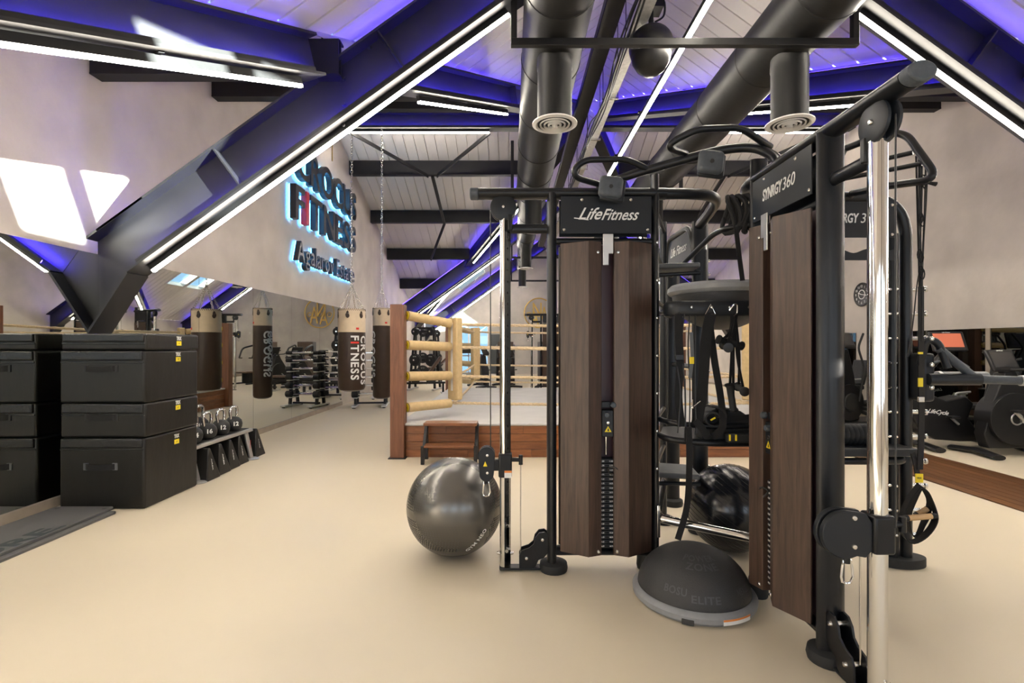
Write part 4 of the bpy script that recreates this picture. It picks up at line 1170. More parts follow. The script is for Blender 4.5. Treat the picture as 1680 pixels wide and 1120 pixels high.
# coiled tube bundle on its bracket
t = thing('tube_coil', 'thick bundle of black corrugated tubes hung over a multi-gym bracket', 'tube coil', (1.38, 3.06, 1.95))
for k in range(5):
    cx = 1.325 + 0.028 * k; cy = 3.08 - 0.012 * k
    pts = [(cx + 0.02 * math.sin(a * 2 + k), cy + 0.055 * math.cos(a), 2.21 + 0.11 * math.sin(a)) for a in [2 * PI * i / 24 for i in range(24)]]
    MB().tube(pts, [0.016 if i % 2 else 0.013 for i in range(24)], 8, closed=True).build('tube_loop', 'webbing', t)
tag(MB().ribbon([(1.33, 2.99, 2.12), (1.345, 2.98, 1.95), (1.365, 2.98, 1.80)], (1, 0.2, 0), 0.03, 0.004).build('hanging_strap', 'webbing'), 'narrow black strap hanging below the tube bundle', 'strap')

# straps and handles on the hub shelf bar
FRONT = 2.925
def triangle_ring(m, c, w_, h_, r=0.004):
    m.tube([c + V((0, 0, h_)), c + V((w_, 0, 0)), c + V((-w_, 0, 0))], r, 8, closed=True)
def strap(name, label, pts, wdt, side=(1, 0, 0), ring=None):
    o = thing(name, label, 'strap', pts[-1])
    MB().ribbon(smooth_path(pts, 6), side, wdt, 0.005).build('webbing', 'webbing', o)
    if ring is not None:
        m = MB(); triangle_ring(m, ring, 0.03, 0.055); m.build('metal_ring', 'chrome', o)
    return o
r1 = V((1.155, FRONT, 1.60))
o = strap('anchor_strap', 'wide black webbing strap hanging from a metal triangle on the shelf bar',
          [r1, at(1158, 560, FRONT), at(1152, 640, FRONT), at(1142, 700, FRONT)], 0.062, ring=r1)
o2 = strap('anchor_strap', 'black webbing loop slung down behind the wide strap onto the lower tray',
           [at(1163, 520, 2.95), at(1172, 590, 2.95), at(1182, 650, 2.93), at(1186, 695, 2.91), at(1176, 712, 2.90), at(1162, 716, 2.89), at(1150, 700, 2.89), at(1140, 690, 2.90)], 0.04)
m = MB(); c = at(1136, 668, 2.885)
m.tube([c + V((0.045, 0, 0.035)), c, c + V((0.0, 0, 0.045))], 0.004, 8); m.sphere(c, 0.009, 10, 8)
m.build('spring_clip', 'chrome', o)
o = strap('anchor_strap', 'black strap with frayed end dangling from the tray down to the floor dome',
          [at(1130, 700, 2.87), at(1131, 760, 2.87), at(1127, 830, 2.9), at(1112, 885, 2.88)], 0.035)
for i, (hx, hy, ax, lab) in enumerate(((1198, 562, V((1, 0.25, -0.25)), 'black foam pull handle hanging crosswise by its strap from the shelf bar'),
                                        (1200, 652, V((0.25, 0.2, -1)), 'black foam pull handle hanging lowest and upright from the shelf bar'),
                                        (1216, 638, V((0.2, 1, 0.1)), 'black foam pull handle seen end-on beside the upright handle'),
                                        (1191, 568, V((0.25, 1, 0.1)), 'black foam pull handle seen end-on below the crosswise handle'))):
    c = at(hx, hy, FRONT - 0.01 - 0.012 * i)
    o = thing('pull_handle', lab, 'handle', c)
    ax = ax.normalized()
    m = MB().tube([c - ax * 0.072, c - ax * 0.062, c + ax * 0.062, c + ax * 0.072], [0.024, 0.019, 0.019, 0.024], 14)
    m.build('foam_grip', 'rubber', o)
    for s in (-1, 1): MB().lathe([(0.012, 0), (0.027, 0.001), (0.027, 0.008), (0.012, 0.009)], c + ax * (s * 0.073), ax * s, 16).build('end_ring', 'plastic_black', o)
    top = V((1.275 + 0.01 * i, FRONT - 0.004, 1.60))
    for s in (-1, 1): MB().ribbon(smooth_path([top, (top + c) / 2 + V((0.006 * s, 0, -0.02)), c + ax * (s * 0.06)], 4), (1, 0.3, 0), 0.016, 0.004).build('webbing', 'webbing', o)
m = MB()
tag(m.tube(round_corners([(1.262, 2.92, 1.62), (1.28, 2.905, 1.655), (1.30, 2.905, 1.655), (1.305, 2.92, 1.60), (1.28, 2.91, 1.585)], 0.01, 3), 0.005, 8).build('shelf_carabiner', 'chrome'), 'silver carabiner clipped to the shelf bar above the pull handles', 'carabiner')
# resistance tubes with yellow tag
o = thing('resistance_tube', 'thin black resistance tubes with a yellow tag hanging from the shelf bar end', 'resistance tube', (1.0, 2.92, 0.9))
for k in range(4):
    x = 1110 + 9 * k
    pts = [at(x + 4, 512, 2.96), at(x - 3 + 2 * k, 570, 2.94), at(x + 6 - k, 640, 2.92), at(x + 2 + 3 * (k % 2), 710 + 14 * (k % 3), 2.90)]
    MB().tube(smooth_path(pts, 6), 0.004 + 0.001 * (k % 2), 6).build('tube', 'cable', o)
MB().box(at(1135, 591, 2.915), (0.025, 0.008, 0.04)).build('yellow_tag', 'yellow_print', o, bevel=0.002)
MB().ribbon([at(1134, 545, 2.92), at(1136, 585, 2.918), at(1132, 620, 2.92)], (1, 0, 0), 0.02, 0.004).build('tag_strap', 'rubber_grey', o)
o = strap('hook_strap', 'wide folded black strap with buckle at the left end of the shelf bar', [at(1113, 515, 2.95), at(1114, 560, 2.935), at(1116, 600, 2.93), at(1113, 650, 2.93), at(1118, 700, 2.92)], 0.045)
MB().box(at(1115, 586, 2.922), (0.05, 0.014, 0.035)).build('buckle', 'plastic_black', o, bevel=0.004)
# weight belt, roll and pouch in the lower tray
o = thing('weight_vest', 'black padded weight vest with small white print in the lower tray', 'weight vest', (1.28, 3.05, 0.86))
vp_ = [(1.13, 0.86), (1.42, 0.86), (1.42, 0.99), (1.36, 1.03), (1.24, 1.055), (1.15, 1.02)]
MB().prism(vp_, frame((0, 3.0, 0), (1, 0, 0), (0, 0, 1)), -0.13, 0.02).build('pad', 'rubber', o, bevel=0.015, seg=3)
t = MB(); text_into(t, 'Ultra-Fit Core', frame((1.31, 2.978, 0.93), (-1, 0, 0), (0, 0, -1)), w=0.09, extrude=0.0006); t.build('lettering', 'white_print', o, smooth=0)
for a, b in (((1.16, 1.0), (1.27, 1.03)), ((1.22, 0.98), (1.40, 1.0))):
    MB().ribbon([(a[0], 2.972, a[1]), ((a[0] + b[0]) / 2, 2.965, (a[1] + b[1]) / 2), (b[0], 2.972, b[1])], (0, 0, 1), 0.03, 0.005).build('webbing', 'webbing', o)
o = thing('rolled_belt', 'black padded belt rolled up with a yellow mark in the lower tray', 'belt', (1.17, 3.0, 0.95))
pts = [(1.172 + (0.028 + 0.0065 * a) * math.cos(a), 0, 1.0 + (0.022 + 0.0055 * a) * math.sin(a)) for a in [0.35 * i for i in range(24)]]
MB().ribbon([V((x, 2.955, z)) for x, _, z in pts], (0, 1, 0), 0.085, 0.010).build('roll', 'rubber', o)
MB().box((1.165, 2.915, 0.995), (0.03, 0.006, 0.008), Matrix.Rotation(-0.5, 3, 'Y')).build('yellow_mark', 'yellow_print', o)
o = thing('gear_pouch', 'small black pouch with yellow tags lying low in the tray', 'pouch', (1.33, 2.99, 0.86))
MB().box((1.33, 2.925, 0.885), (0.17, 0.05, 0.055)).build('pouch', 'rubber', o, bevel=0.012, seg=3)
for x in (1.255, 1.29): MB().box((x, 2.898, 0.89), (0.009, 0.004, 0.035)).build('yellow_tag', 'yellow_print', o)
# ribbed foam roller on the right shelf
o = thing('foam_roller', 'black ribbed massage roller lying on the right shelf of the multi-gym', 'roller', (2.1, 3.24, 0.785))
prof = [(0.03, 1.72), (0.062, 1.725)]
x = 1.75
while x < 2.30:
    prof += [(0.062, x), (0.066, x + 0.006), (0.066, x + 0.018), (0.058, x + 0.024)]; x += 0.03
prof += [(0.062, 2.36), (0.05, 2.37), (0.03, 2.37)]
MB().lathe(prof, (0, 3.24, 0.852), (1, 0, 0), 28).build('body', 'rubber', o)
MB().box((2.325, 3.182, 0.872), (0.04, 0.012, 0.045), Matrix.Rotation(-0.35, 3, 'X')).build('sticker', 'white_print', o)

# suspension trainer hanging at the right
sx_, sy_ = 2.37, 2.90
o = thing('suspension_trainer', 'black suspension trainer with wooden grips and yellow tags hanging from the pull-up frame', 'suspension trainer', (sx_, sy_, 0.35))
def pw(x, y, d=0.0): return at(x, y, 2.88 + d)
for a in ([(1503, 256), (1505, 340), (1508, 450), (1510, 560)], [(1519, 268), (1517, 350), (1513, 450), (1513, 560)], [(1510, 262), (1510, 400), (1511, 560)]):
    MB().ribbon(smooth_path([pw(x, y) for x, y in a], 5), (1, 0.4, 0), 0.012, 0.004).build('upper_strap', 'webbing', o)
MB().ribbon(smooth_path([pw(1511, 470), pw(1511, 560), pw(1512, 600)], 4), (1, 0.2, 0), 0.038, 0.005).build('main_strap', 'webbing', o)
for y in (579, 627): MB().box(pw(1510, y, -0.012), (0.026, 0.006, 0.012 if y < 600 else 0.05)).build('yellow_tag', 'yellow_print', o)
MB().box(pw(1511, 655, -0.01), (0.034, 0.014, 0.03)).build('buckle', 'steel_bolt', o, bevel=0.003)
MB().ribbon(smooth_path([pw(1511, 600), pw(1512, 660), pw(1511, 720), pw(1509, 770)], 5), [(1, 0.2, 0)] * 16, 0.04, 0.006).build('main_strap', 'webbing', o)
MB().ribbon(smooth_path([pw(1497, 742), pw(1502, 760), pw(1507, 790)], 3), (1, 0.3, 0), 0.035, 0.006).build('keeper_tail', 'webbing', o)
MB().box(pw(1508, 784, -0.015), (0.042, 0.008, 0.05)).build('yellow_tag', 'yellow_print', o, bevel=0.002)
t = MB(); text_into(t, 'TRX', frame(pw(1508, 784, -0.0196), (1, 0, 0), (0, 0, 1)), w=0.028, bold=0.03, extrude=0.0005); t.build('lettering', 'black_print', o, smooth=0)
for k, (loop, ga, gb, dd) in enumerate((([(1508, 795), (1493, 815), (1480, 842), (1478, 868), (1492, 888), (1512, 882), (1530, 862), (1534, 840), (1522, 808), (1508, 795)], (1482, 850), (1535, 846), -0.02),
                                       ([(1510, 798), (1500, 820), (1490, 846), (1492, 868), (1504, 880), (1513, 862), (1522, 842), (1524, 822), (1516, 805), (1510, 798)], (1502, 845), (1524, 833), 0.05))):
    pts = smooth_path([pw(x, y, dd + (0.04 if 0 < i < 9 else 0) * math.sin(i)) for i, (x, y) in enumerate(loop)], 4)
    MB().ribbon(pts, (0.25, 1, 0.1), 0.045, 0.005).build('foot_cradle', 'webbing', o)
    a, b = pw(*ga, dd), pw(*gb, dd)
    MB().cyl(a + (b - a) * 0.12, b - (b - a) * 0.12, 0.016, 16).build('wood_grip', 'pale_wood', o)
    for p, q_ in ((a, a + (b - a) * 0.14), (b, b - (b - a) * 0.14)): MB().cyl(p, q_, 0.017, 14).build('grip_end', 'plastic_black', o)
# thin knotted cords beside it
o = thing('knotted_cord', 'thin black cords with green-flecked knots hanging from the pull-up frame', 'cord', (2.35, 2.9, 1.2))
for a in ([(1507, 255), (1508, 350), (1511, 420), (1504, 470), (1499, 520), (1490, 585)], [(1513, 262), (1512, 345), (1509, 410), (1512, 470)], [(1521, 300), (1519, 340), (1515, 400), (1511, 450)]):
    MB().tube(smooth_path([pw(x, y, -0.02) for x, y in a], 6), 0.0035, 6).build('cord', 'cable', o)
for x, y in ((1516, 298), (1512, 360), (1510, 420), (1512, 447)):
    c = pw(x, y, -0.03)
    for s in (-1, 1): MB().tube([c + V((s * 0.012 * math.cos(b) + s * 0.008, 0.004 * s, 0.03 * math.sin(b) - 0.008 * s)) for b in [2 * PI * i / 10 for i in range(10)]], 0.0035, 6, closed=True).build('knot', 'webbing', o)
MB().tube([pw(1518, 299, -0.02), pw(1536, 302, -0.03)], [0.006, 0.013], 8).build('cord_end', 'webbing', o)
# ================================================================ stack of soft plyo boxes by the mirror
PX0, PX1, PY0, PY1 = -3.91, -3.17, 4.38, 5.12
for k, (z0, z1, num, lab, jx, jy) in enumerate(((0.0, 0.615, '24', 'tall black vinyl plyo box at the bottom of the stack', 0, 0),
                                        (0.618, 0.915, '12', 'low black vinyl plyo box, second from the floor in the stack', 0.008, 0.0),
                                        (0.918, 1.372, '18', 'medium-tall black vinyl plyo box, third from the floor in the stack', 0.006, -0.004),
                                        (1.375, 1.522, '6', 'thin black vinyl plyo box on top of the stack', 0.01, 0.006))):
    x0, x1, y0, y1 = PX0 + jx, PX1 + jx, PY0 + jy, PY1 + jy
    o = thing('plyo_box', lab, 'plyo box', ((x0 + x1) / 2, (y0 + y1) / 2, z0), None)
    MB().span(x0, x1, y0, y1, z0, z1).build('body', 'vinyl', o, bevel=0.02, seg=3)
    fz = min(0.085, (z1 - z0) * 0.5)
    MB().span(x0 + 0.02, x1 - 0.015, y0 - 0.018, y0 + 0.01, z1 - fz, z1 - 0.004).build('flap', 'vinyl_gloss', o, bevel=0.012, seg=3)
    MB().span(x0 + 0.01, x1 - 0.01, y0 - 0.006, y0 + 0.01, z1 - fz - 0.022, z1 - fz - 0.008).build('seam', 'vinyl_gloss', o, bevel=0.004)
    xc = (x0 + x1) / 2 - 0.01
    hz = z0 + (z1 - z0) * 0.60 if k != 2 else z0 + (z1 - z0) * 0.66
    if k < 3:
        h = MB().ribbon(smooth_path([(xc - 0.125, y0 - 0.003, hz), (xc - 0.09, y0 - 0.018, hz - 0.002), (xc, y0 - 0.026, hz - 0.006), (xc + 0.09, y0 - 0.018, hz - 0.002), (xc + 0.125, y0 - 0.003, hz)], 3), (0, 0, 1), 0.05, 0.008).build('handle', 'webbing', o)
        for s in (-1, 1): MB().box((xc + s * 0.125, y0 - 0.003, hz), (0.045, 0.008, 0.062)).build('handle_patch', 'rubber_grey' if k == 0 else 'rubber', h, bevel=0.003)
    # print on the room side
    yl = 4.80 + 0.02 * k * 0.3
    t = MB(); text_into(t, 'TRX', frame((x1 + 0.001, yl, z1 - 0.038 if k else z1 - 0.055), (0, 1, 0), (0, 0, 1)), w=0.072, h=0.036, bold=0.035, extrude=0.0008)
    t.build('lettering', 'white_print', o, smooth=0)
    zy = (z1 - 0.085) if k else (z1 - 0.108)
    lb = MB().span(x1 - 0.002, x1 + 0.002, yl - 0.034, yl + 0.034, zy - 0.021, zy + 0.021).build('yellow_label', 'yellow_print', o, smooth=0)
    t = MB(); text_into(t, num, frame((x1 + 0.0022, yl, zy), (0, 1, 0), (0, 0, 1)), h=0.016, extrude=0.0005); t.build('lettering', 'black_print', lb, smooth=0)

# ---------------------------------------------------------------- exercise mats
for k, (x0, x1, y0, y1, z0, dr, lab) in enumerate(((-3.88, -3.325, 2.6, 4.285, 0.0, 0.0, 'dark grey exercise mat lying flat on the floor under another mat'),
                                              (-3.895, -3.385, 2.6, 4.335, 0.0205, 0.0, 'dark grey ribbed exercise mat with dark lettering lying on top of another mat'))):
    o = thing('exercise_mat', lab, 'exercise mat', ((x0 + x1) / 2, 3.5, z0))
    r = 0.04
    pl = []
    for cx, cy, a0 in ((x1 - r, y1 - r, 0), (x0 + r, y1 - r, PI / 2), (x0 + r, y0 + r, PI), (x1 - r, y0 + r, 1.5 * PI)):
        pl += [(cx + r * math.cos(a0 + PI / 2 * i / 5), cy + r * math.sin(a0 + PI / 2 * i / 5)) for i in range(6)]
    F = frame((0, 0, z0), (1, 0, 0), (0, 1, 0))
    b = MB().prism(pl, F, 0.0, 0.019).build('pad', 'mat_grey', o, bevel=0.004)
    if k == 1:
        t = MB(); text_into(t, 'CORE.', frame((-3.47, 3.42, z0 + 0.0196), (0, 1, 0), (-1, 0, 0)), w=0.92, h=0.15, bold=0.03, extrude=0.0006)
        t.build('lettering', 'mat_print', o, smooth=0)
        for xx in (x0 + 0.055, x1 - 0.055): MB().lathe([(0.017, 0), (0.013, 0.001), (0.001, 0.001)], (xx, y1 - 0.055, z0 + 0.0192), (0, 0, 1), 16).build('eyelet', 'black_print', o)

# ---------------------------------------------------------------- kettlebells on a low rack, wedges below
o = thing('kettlebell_rack', 'low grey two-rail rack holding kettlebells against the mirror', 'rack', (-3.55, 5.75, 0))
for x, z in ((-3.27, 0.36), (-3.55, 0.39), (-3.80, 0.42)):
    MB().span(x - 0.03, x + 0.03, 5.17, 6.36, z - 0.018, z + 0.018).build('rail', 'silver', o, bevel=0.005)
MB().span(-3.86, -3.28, 5.24, 6.34, 0.375, 0.383).build('shelf', 'rubber', o, bevel=0.002)
for y in (5.195, 6.275):
    MB().bar((-3.29, y, 0.35), (-3.23, y + 0.02, 0.02), (0, 1, 0), -0.035, 0.035, -0.012, 0.012).build('leg', 'silver', o, bevel=0.004)
    MB().bar((-3.82, y, 0.40), (-3.86, y, 0.02), (0, 1, 0), -0.035, 0.035, -0.012, 0.012).build('leg', 'silver', o, bevel=0.004)
    MB().lathe([(0.07, 0), (0.075, 0.01), (0.05, 0.022), (0.001, 0.024)], (-3.215, y + 0.03, 0), (0, 0, 1), 20).build('foot', 'silver', o)
    MB().lathe([(0.07, 0), (0.075, 0.01), (0.05, 0.022), (0.001, 0.024)], (-3.86, y, 0), (0, 0, 1), 20).build('foot', 'silver', o)
t = MB(); text_into(t, 'REEBOK', frame((-3.235, 6.285, 0.19), (0, -0.05, -1), (0, 1, 0)), w=0.10, extrude=0.0006); t.build('lettering', 'red_print', o, smooth=0)
def kettlebell(loc, num, label, s=1.0):
    k = thing('kettlebell', label, 'kettlebell', loc, 'kettlebells on the low rack')
    L = V(loc)
    MB().lathe([(0.055 * s, 0), (0.075 * s, 0.012 * s), (0.094 * s, 0.05 * s), (0.098 * s, 0.09 * s), (0.088 * s, 0.13 * s), (0.06 * s, 0.16 * s), (0.02 * s, 0.172 * s), (0.001, 0.173 * s)], L, (0, 0, 1), 24).build('body', 'iron', k)
    pts = [(0, -0.055 * s, 0.14 * s), (0, -0.075 * s, 0.21 * s), (0, -0.07 * s, 0.262 * s), (0, -0.035 * s, 0.285 * s), (0, 0.035 * s, 0.285 * s), (0, 0.07 * s, 0.262 * s), (0, 0.075 * s, 0.21 * s), (0, 0.055 * s, 0.14 * s)]
    MB().tube(smooth_path([L + V(p) for p in pts], 4), 0.0165 * s, 12).build('handle', 'chrome', k)
    if num:
        d = V((0.72, -0.69, 0)); t = MB()
        text_into(t, num, frame(L + d * (0.0965 * s) + V((0, 0, 0.095 * s)), (0.69, 0.72, 0), (0, 0, 1)), h=0.05, bold=0.03, extrude=0.002)
        t.build('number', 'white_print', k, smooth=0)
for i, (y, n) in enumerate(((5.34, '24'), (5.60, '16'), (5.86, '12'), (6.13, '12'))):
    kettlebell((-3.36, y, 0.384), n, ('black kettlebell with chrome handle marked %s in the front row, %s' % (n, ('beside the plyo boxes', 'second from the plyo boxes', 'third from the plyo boxes', 'at the far end')[i])), 1.0)
for i, (y, n) in enumerate(((5.40, ''), (5.66, '14'), (5.93, '12'))):
    kettlebell((-3.66, y, 0.384), n, 'black kettlebell with chrome handle in the back row against the mirror, %s' % ('beside the plyo boxes', 'in the middle', 'at the far end')[i], 1.12)
for i, y in enumerate((5.36, 5.60, 5.83, 6.06, 6.50)):
    o = thing('foam_wedge', 'black triangular foam wedge under the kettlebell rack, %s' % ('beside the plyo boxes', 'second from the plyo boxes', 'third from the plyo boxes', 'fourth from the plyo boxes', 'beyond the rack leg')[i], 'wedge', (-3.4, y, 0))
    hw, H = (0.125, 0.33) if i < 4 else (0.13, 0.35)
    xr = -3.14 - 0.035 * i * 0.5
    q = []
    for x, sh in ((xr - 0.52, 0), (xr, 0)):
        q += [(x, y - hw, 0), (x, y + hw, 0), (x - (0.05 if x == xr else -0.0), y + 0.015, H), (x - (0.05 if x == xr else -0.0), y - 0.02, H)]
    MB().add(q, [(0, 1, 2, 3), (7, 6, 5, 4), (0, 4, 5, 1), (1, 5, 6, 2), (2, 6, 7, 3), (3, 7, 4, 0)]).build('body', 'vinyl', o, bevel=0.012, seg=3)
    t = MB(); text_into(t, 'AIREX', frame((xr - 0.026 + 0.003, y + 0.0, 0.16), (0.15, 0, -1), (0, 1, 0)), w=0.12, h=0.016, extrude=0.001); t.build('lettering', 'white_print', o, smooth=0)

# ---------------------------------------------------------------- punching bags on chains
def chain_into(m, p0, p1, link=0.045, r=0.004):
    p0 = V(p0); p1 = V(p1); d = (p1 - p0); n = max(2, int(d.length / (link * 0.78))); dn = d.normalized()
    a = V((1, 0, 0)) if abs(dn.x) < 0.8 else V((0, 1, 0)); e1 = (a - dn * a.dot(dn)).normalized(); e2 = dn.cross(e1)
    for i in range(n):
        c = p0 + d * ((i + 0.5) / n); s = e1 if i % 2 else e2
        m.tube([c + dn * (link * 0.5 * math.cos(b)) + s * (link * 0.30 * math.sin(b)) for b in [2 * PI * k / 8 for k in range(8)]], r, 5, closed=True)
def bag(loc, R, z0, z1, zc, ztop, words, label):
    o = thing('punching_bag', label, 'punching bag', (loc[0], loc[1], z0), 'hanging punching bags')
    L = V((loc[0], loc[1], 0)); fl = 0.05
    MB().lathe([(0.001, z0), (R * 0.55, z0 + 0.008), (R - 0.02, z0 + fl * 0.7), (R, z0 + fl * 1.6), (R * 1.01, (z0 + zc) / 2), (R, zc)], L, (0, 0, 1), 40).build('lower_skin', 'bag_brown', o)
    MB().lathe([(R, zc), (R * 1.008, zc + 0.004), (R * 1.008, zc + 0.016), (R, zc + 0.02), (R, z1 - 0.015), (R * 0.97, z1), (R * 0.6, z1 + 0.01), (0.001, z1 + 0.012)], L, (0, 0, 1), 40).build('upper_skin', 'bag_cream', o)
    st = MB()
    for i in range(44):
        a = 2 * PI * i / 44; b = a + 0.09
        st.tube([L + V((R * 1.003 * math.cos(a), R * 1.003 * math.sin(a), z1 - 0.028)), L + V((R * 0.985 * math.cos(b), R * 0.985 * math.sin(b), z1 + 0.006))], 0.0045, 5)
    s_ = st.build('lacing', 'bag_brown', o); s_['kind'] = 'stuff'
    apex = L + V((0, 0, z1 + 0.42))
    for i in range(6):
        a = -PI / 2 + i * PI / 3
        d = V((math.cos(a), math.sin(a), 0)); u_ = V((-math.sin(a), math.cos(a), 0))
        pl = [(0.032 * math.sin(2 * PI * j / 16) * (0.8 + 0.35 * (math.cos(2 * PI * j / 16) < 0)), -0.075 + 0.062 * -math.cos(2 * PI * j / 16) * -1) for j in range(16)]
        F = frame(L + d * (R - 0.006) + V((0, 0, z1 - 0.02)), u_, (0, 0, 1))
        p = MB().prism(pl, F, 0, 0.012).build('lug', 'bag_brown', o, bevel=0.003)
        for dx in (-0.01, 0.01): MB().lathe([(0.001, 0.003), (0.004, 0.002), (0.005, 0)], F @ V((dx, -0.06, 0.012)), d, 8).build('rivet', 'steel_bolt', p)
        m = MB(); chain_into(m, L + d * (R - 0.02) + V((0, 0, z1 - 0.01)), apex, 0.05, 0.004)
        c_ = m.build('chain', 'steel_bolt', o); c_['kind'] = 'stuff'
    MB().torus(apex, (0, 1, 0), 0.025, 0.006, 14, 6).build('swivel_ring', 'steel_bolt', o)
    m = MB(); chain_into(m, apex, L + V((0, 0, ztop)), 0.06, 0.005)
    c_ = m.build('chain', 'steel_bolt', o); c_['kind'] = 'stuff'
    MB().box(L + V((R * 1.008 * math.cos(-0.85), R * 1.008 * math.sin(-0.85), zc + 0.06)), (0.004, 0.05, 0.035), Matrix.Rotation(-0.85, 3, 'Z')).build('red_tag', 'red_print', o, smooth=0)
    for body, col, az0, top, hgt in words:
        z = top; m = {}
        for ch, mt in zip(body, col):
            vs_, fs_ = slice_text(*text_geo(ch, 1.0, 0, 0.03, 0.0, 1.0, 3), [0.09 * k for k in range(9)])
            x0 = min(p.x for p in vs_); x1 = max(p.x for p in vs_); ch_w = (x1 - x0) * hgt / 0.73
            q = []
            for p in vs_:
                s = (p.x - x0) * hgt / 0.73          # reads downwards
                y = p.y * hgt / 0.73 - hgt / 2       # letter tops towards the right
                a = az0 + y / R
                q.append(L + V((R * 1.016 * math.cos(a), R * 1.016 * math.sin(a), z - s)))
            m.setdefault(mt, MB()).add(q, fs_)
            z -= ch_w + 0.024
        for mt in m: m[mt].build('lettering', mt, o, smooth=0)
W = 'white_print'
bag((-2.75, 8.75), 0.228, 0.62, 2.035, 1.64, deck_cross(8.75) - 0.30,
    [('F1TNESS', [W, 'red_print'] + [W] * 5, -PI / 2 + 0.55, 1.58, 0.135), ('CROCUS', [W] * 6, -PI / 2 + 1.30, 1.58, 0.135)],
    'wide brown and cream punching bag with FITNESS lettering hanging on chains')
bag((-2.74, 10.75), 0.188, 0.28, 2.20, 1.83, 6.05,
    [('CROCUS', [W] * 6, -PI / 2 - 0.95, 1.72, 0.16), ('CROCUS', [W] * 6, PI + 0.25, 1.72, 0.14)],
    'narrow tall brown and cream punching bag hanging on chains beyond the wide one')

# ================================================================ boxing ring
RX0, RX1, RY0, RY1, RZ = -1.42, 3.95, 6.40, 11.75, 0.43
ring = thing('boxing_ring', 'raised boxing ring with wooden plank sides, brown posts and beige ropes', 'boxing ring', (1.26, 9.07, 0))
def R_(m, name, mt, par=None, **k): return m.build(name, mt, par or ring, **k)
R_(MB().span(RX0 + 0.02, RX1 - 0.02, RY0 + 0.03, RY1 - 0.03, 0.0, 0.40), 'platform', 'steel_black', smooth=0)
R_(MB().span(RX0 - 0.01, RX1 + 0.01, RY0 - 0.015, RY1 + 0.015, 0.40, RZ), 'canvas', 'ring_mat', bevel=0.012, seg=3)
em = MB()
for r in (0.62, 0.585): em.torus((1.55, 9.0, RZ + 0.0005), (0, 0, 1), r, 0.006, 48, 4)
for a in range(3): em.tube([(1.55 + 0.4 * math.cos(a * 2.1 + 0.2 * i), 9.0 + 0.35 * math.sin(a * 2.1 + 0.25 * i), RZ + 0.001) for i in range(8)], 0.012, 4)
R_(em, 'canvas_print', 'mat_print')
rows = 4; hh = 0.40 / rows
def planks(along, lo, hi, fixed, face):
    for r in range(rows):
        a = lo; first = True
        while a < hi - 0.01:
            L = random.uniform(0.75, 1.5) if not first else random.uniform(0.4, 1.3); first = False
            b = min(hi, a + L)
            if hi - b < 0.3: b = hi
            z0, z1 = r * hh + 0.002, (r + 1) * hh - 0.002
            m = MB()
            if along == 'x': m.span(a + 0.0015, b - 0.0015, min(fixed, fixed + face), max(fixed, fixed + face), z0, z1)
            else: m.span(min(fixed, fixed + face), max(fixed, fixed + face), a + 0.0015, b - 0.0015, z0, z1)
            R_(m, 'plank', 'wood_ring' if along == 'x' else 'wood_ring_y', bevel=0.0015, seg=1)
            a = b
wood('wood_ring_y', (0.15, 0.050, 0.018), (0.30, 0.115, 0.042), (9, 1.0, 9), 2.4, 0.36)
planks('x', RX0 + 0.09, RX1 - 0.09, RY0 + 0.03, -0.025)
planks('y', RY0 + 0.09, RY1 - 0.09, RX0 + 0.03, -0.025)
posts = [(RX0, RY0), (RX1, RY0), (RX0, RY1), (RX1, RY1)]
for x, y in posts:
    R_(MB().span(x - 0.0875, x + 0.0875, y - 0.0875, y + 0.0875, 0.012, 1.93), 'post', 'wood_post', bevel=0.006)
    R_(MB().span(x - 0.11, x + 0.11, y - 0.11, y + 0.11, 0, 0.012), 'post_plate', 'steel_black', bevel=0.003)
zs = [1.80, 1.42, 1.02, 0.62]
wx, wy = 0.62, 0.62
ctr = V(((RX0 + RX1) / 2, (RY0 + RY1) / 2, 0))
inner = []
for x, y in posts:
    ix = x + (wx if x < ctr.x else -wx); iy = y + (wy if y < ctr.y else -wy)
    inner.append((ix, iy))
    d = V((ix - x, iy - y, 0)).normalized()
    for i, z in enumerate(zs):
        a = V((x, y, z)) + d * 0.13; b = V((ix, iy, z - 0.08 if i < 1 else z - 0.02)) - d * 0.06
        if i == 3: b.z = z
        c = R_(MB().tube([a, b], 0.062, 18), 'turnbuckle_cover', 'canvas')
        R_(MB().tube([V((x, y, z)), a + d * 0.01], 0.02, 10), 'turnbuckle', 'steel_black', c)
        R_(MB().lathe([(0.03, 0), (0.055, 0.002), (0.055, 0.01), (0.03, 0.012)], a - d * 0.008, -d, 16), 'turnbuckle_eye', 'yellow_print', c)
    # corner pad: tall cushion across the ropes
    F = frame((ix, iy, 0), V((-d.y, d.x, 0)), (0, 0, 1))
    sgn = 1 if F.to_3x3() @ V((0, 0, 1)) @ d > 0 else -1
    pl = [(-0.10, 0.68), (-0.085, 0.66), (0.085, 0.66), (0.10, 0.68), (0.10, 1.78), (0.085, 1.80), (-0.085, 1.80), (-0.10, 1.78)]
    pad = R_(MB().prism(pl, F, sgn * -0.02, sgn * 0.09), 'corner_pad', 'canvas', bevel=0.02, seg=3)
    R_(MB().prism([(-0.018, 0.79), (0.018, 0.79), (0.018, 1.73), (-0.018, 1.73)], F, sgn * -0.026, sgn * -0.02), 'pad_seam', 'tape_white', pad, smooth=0)
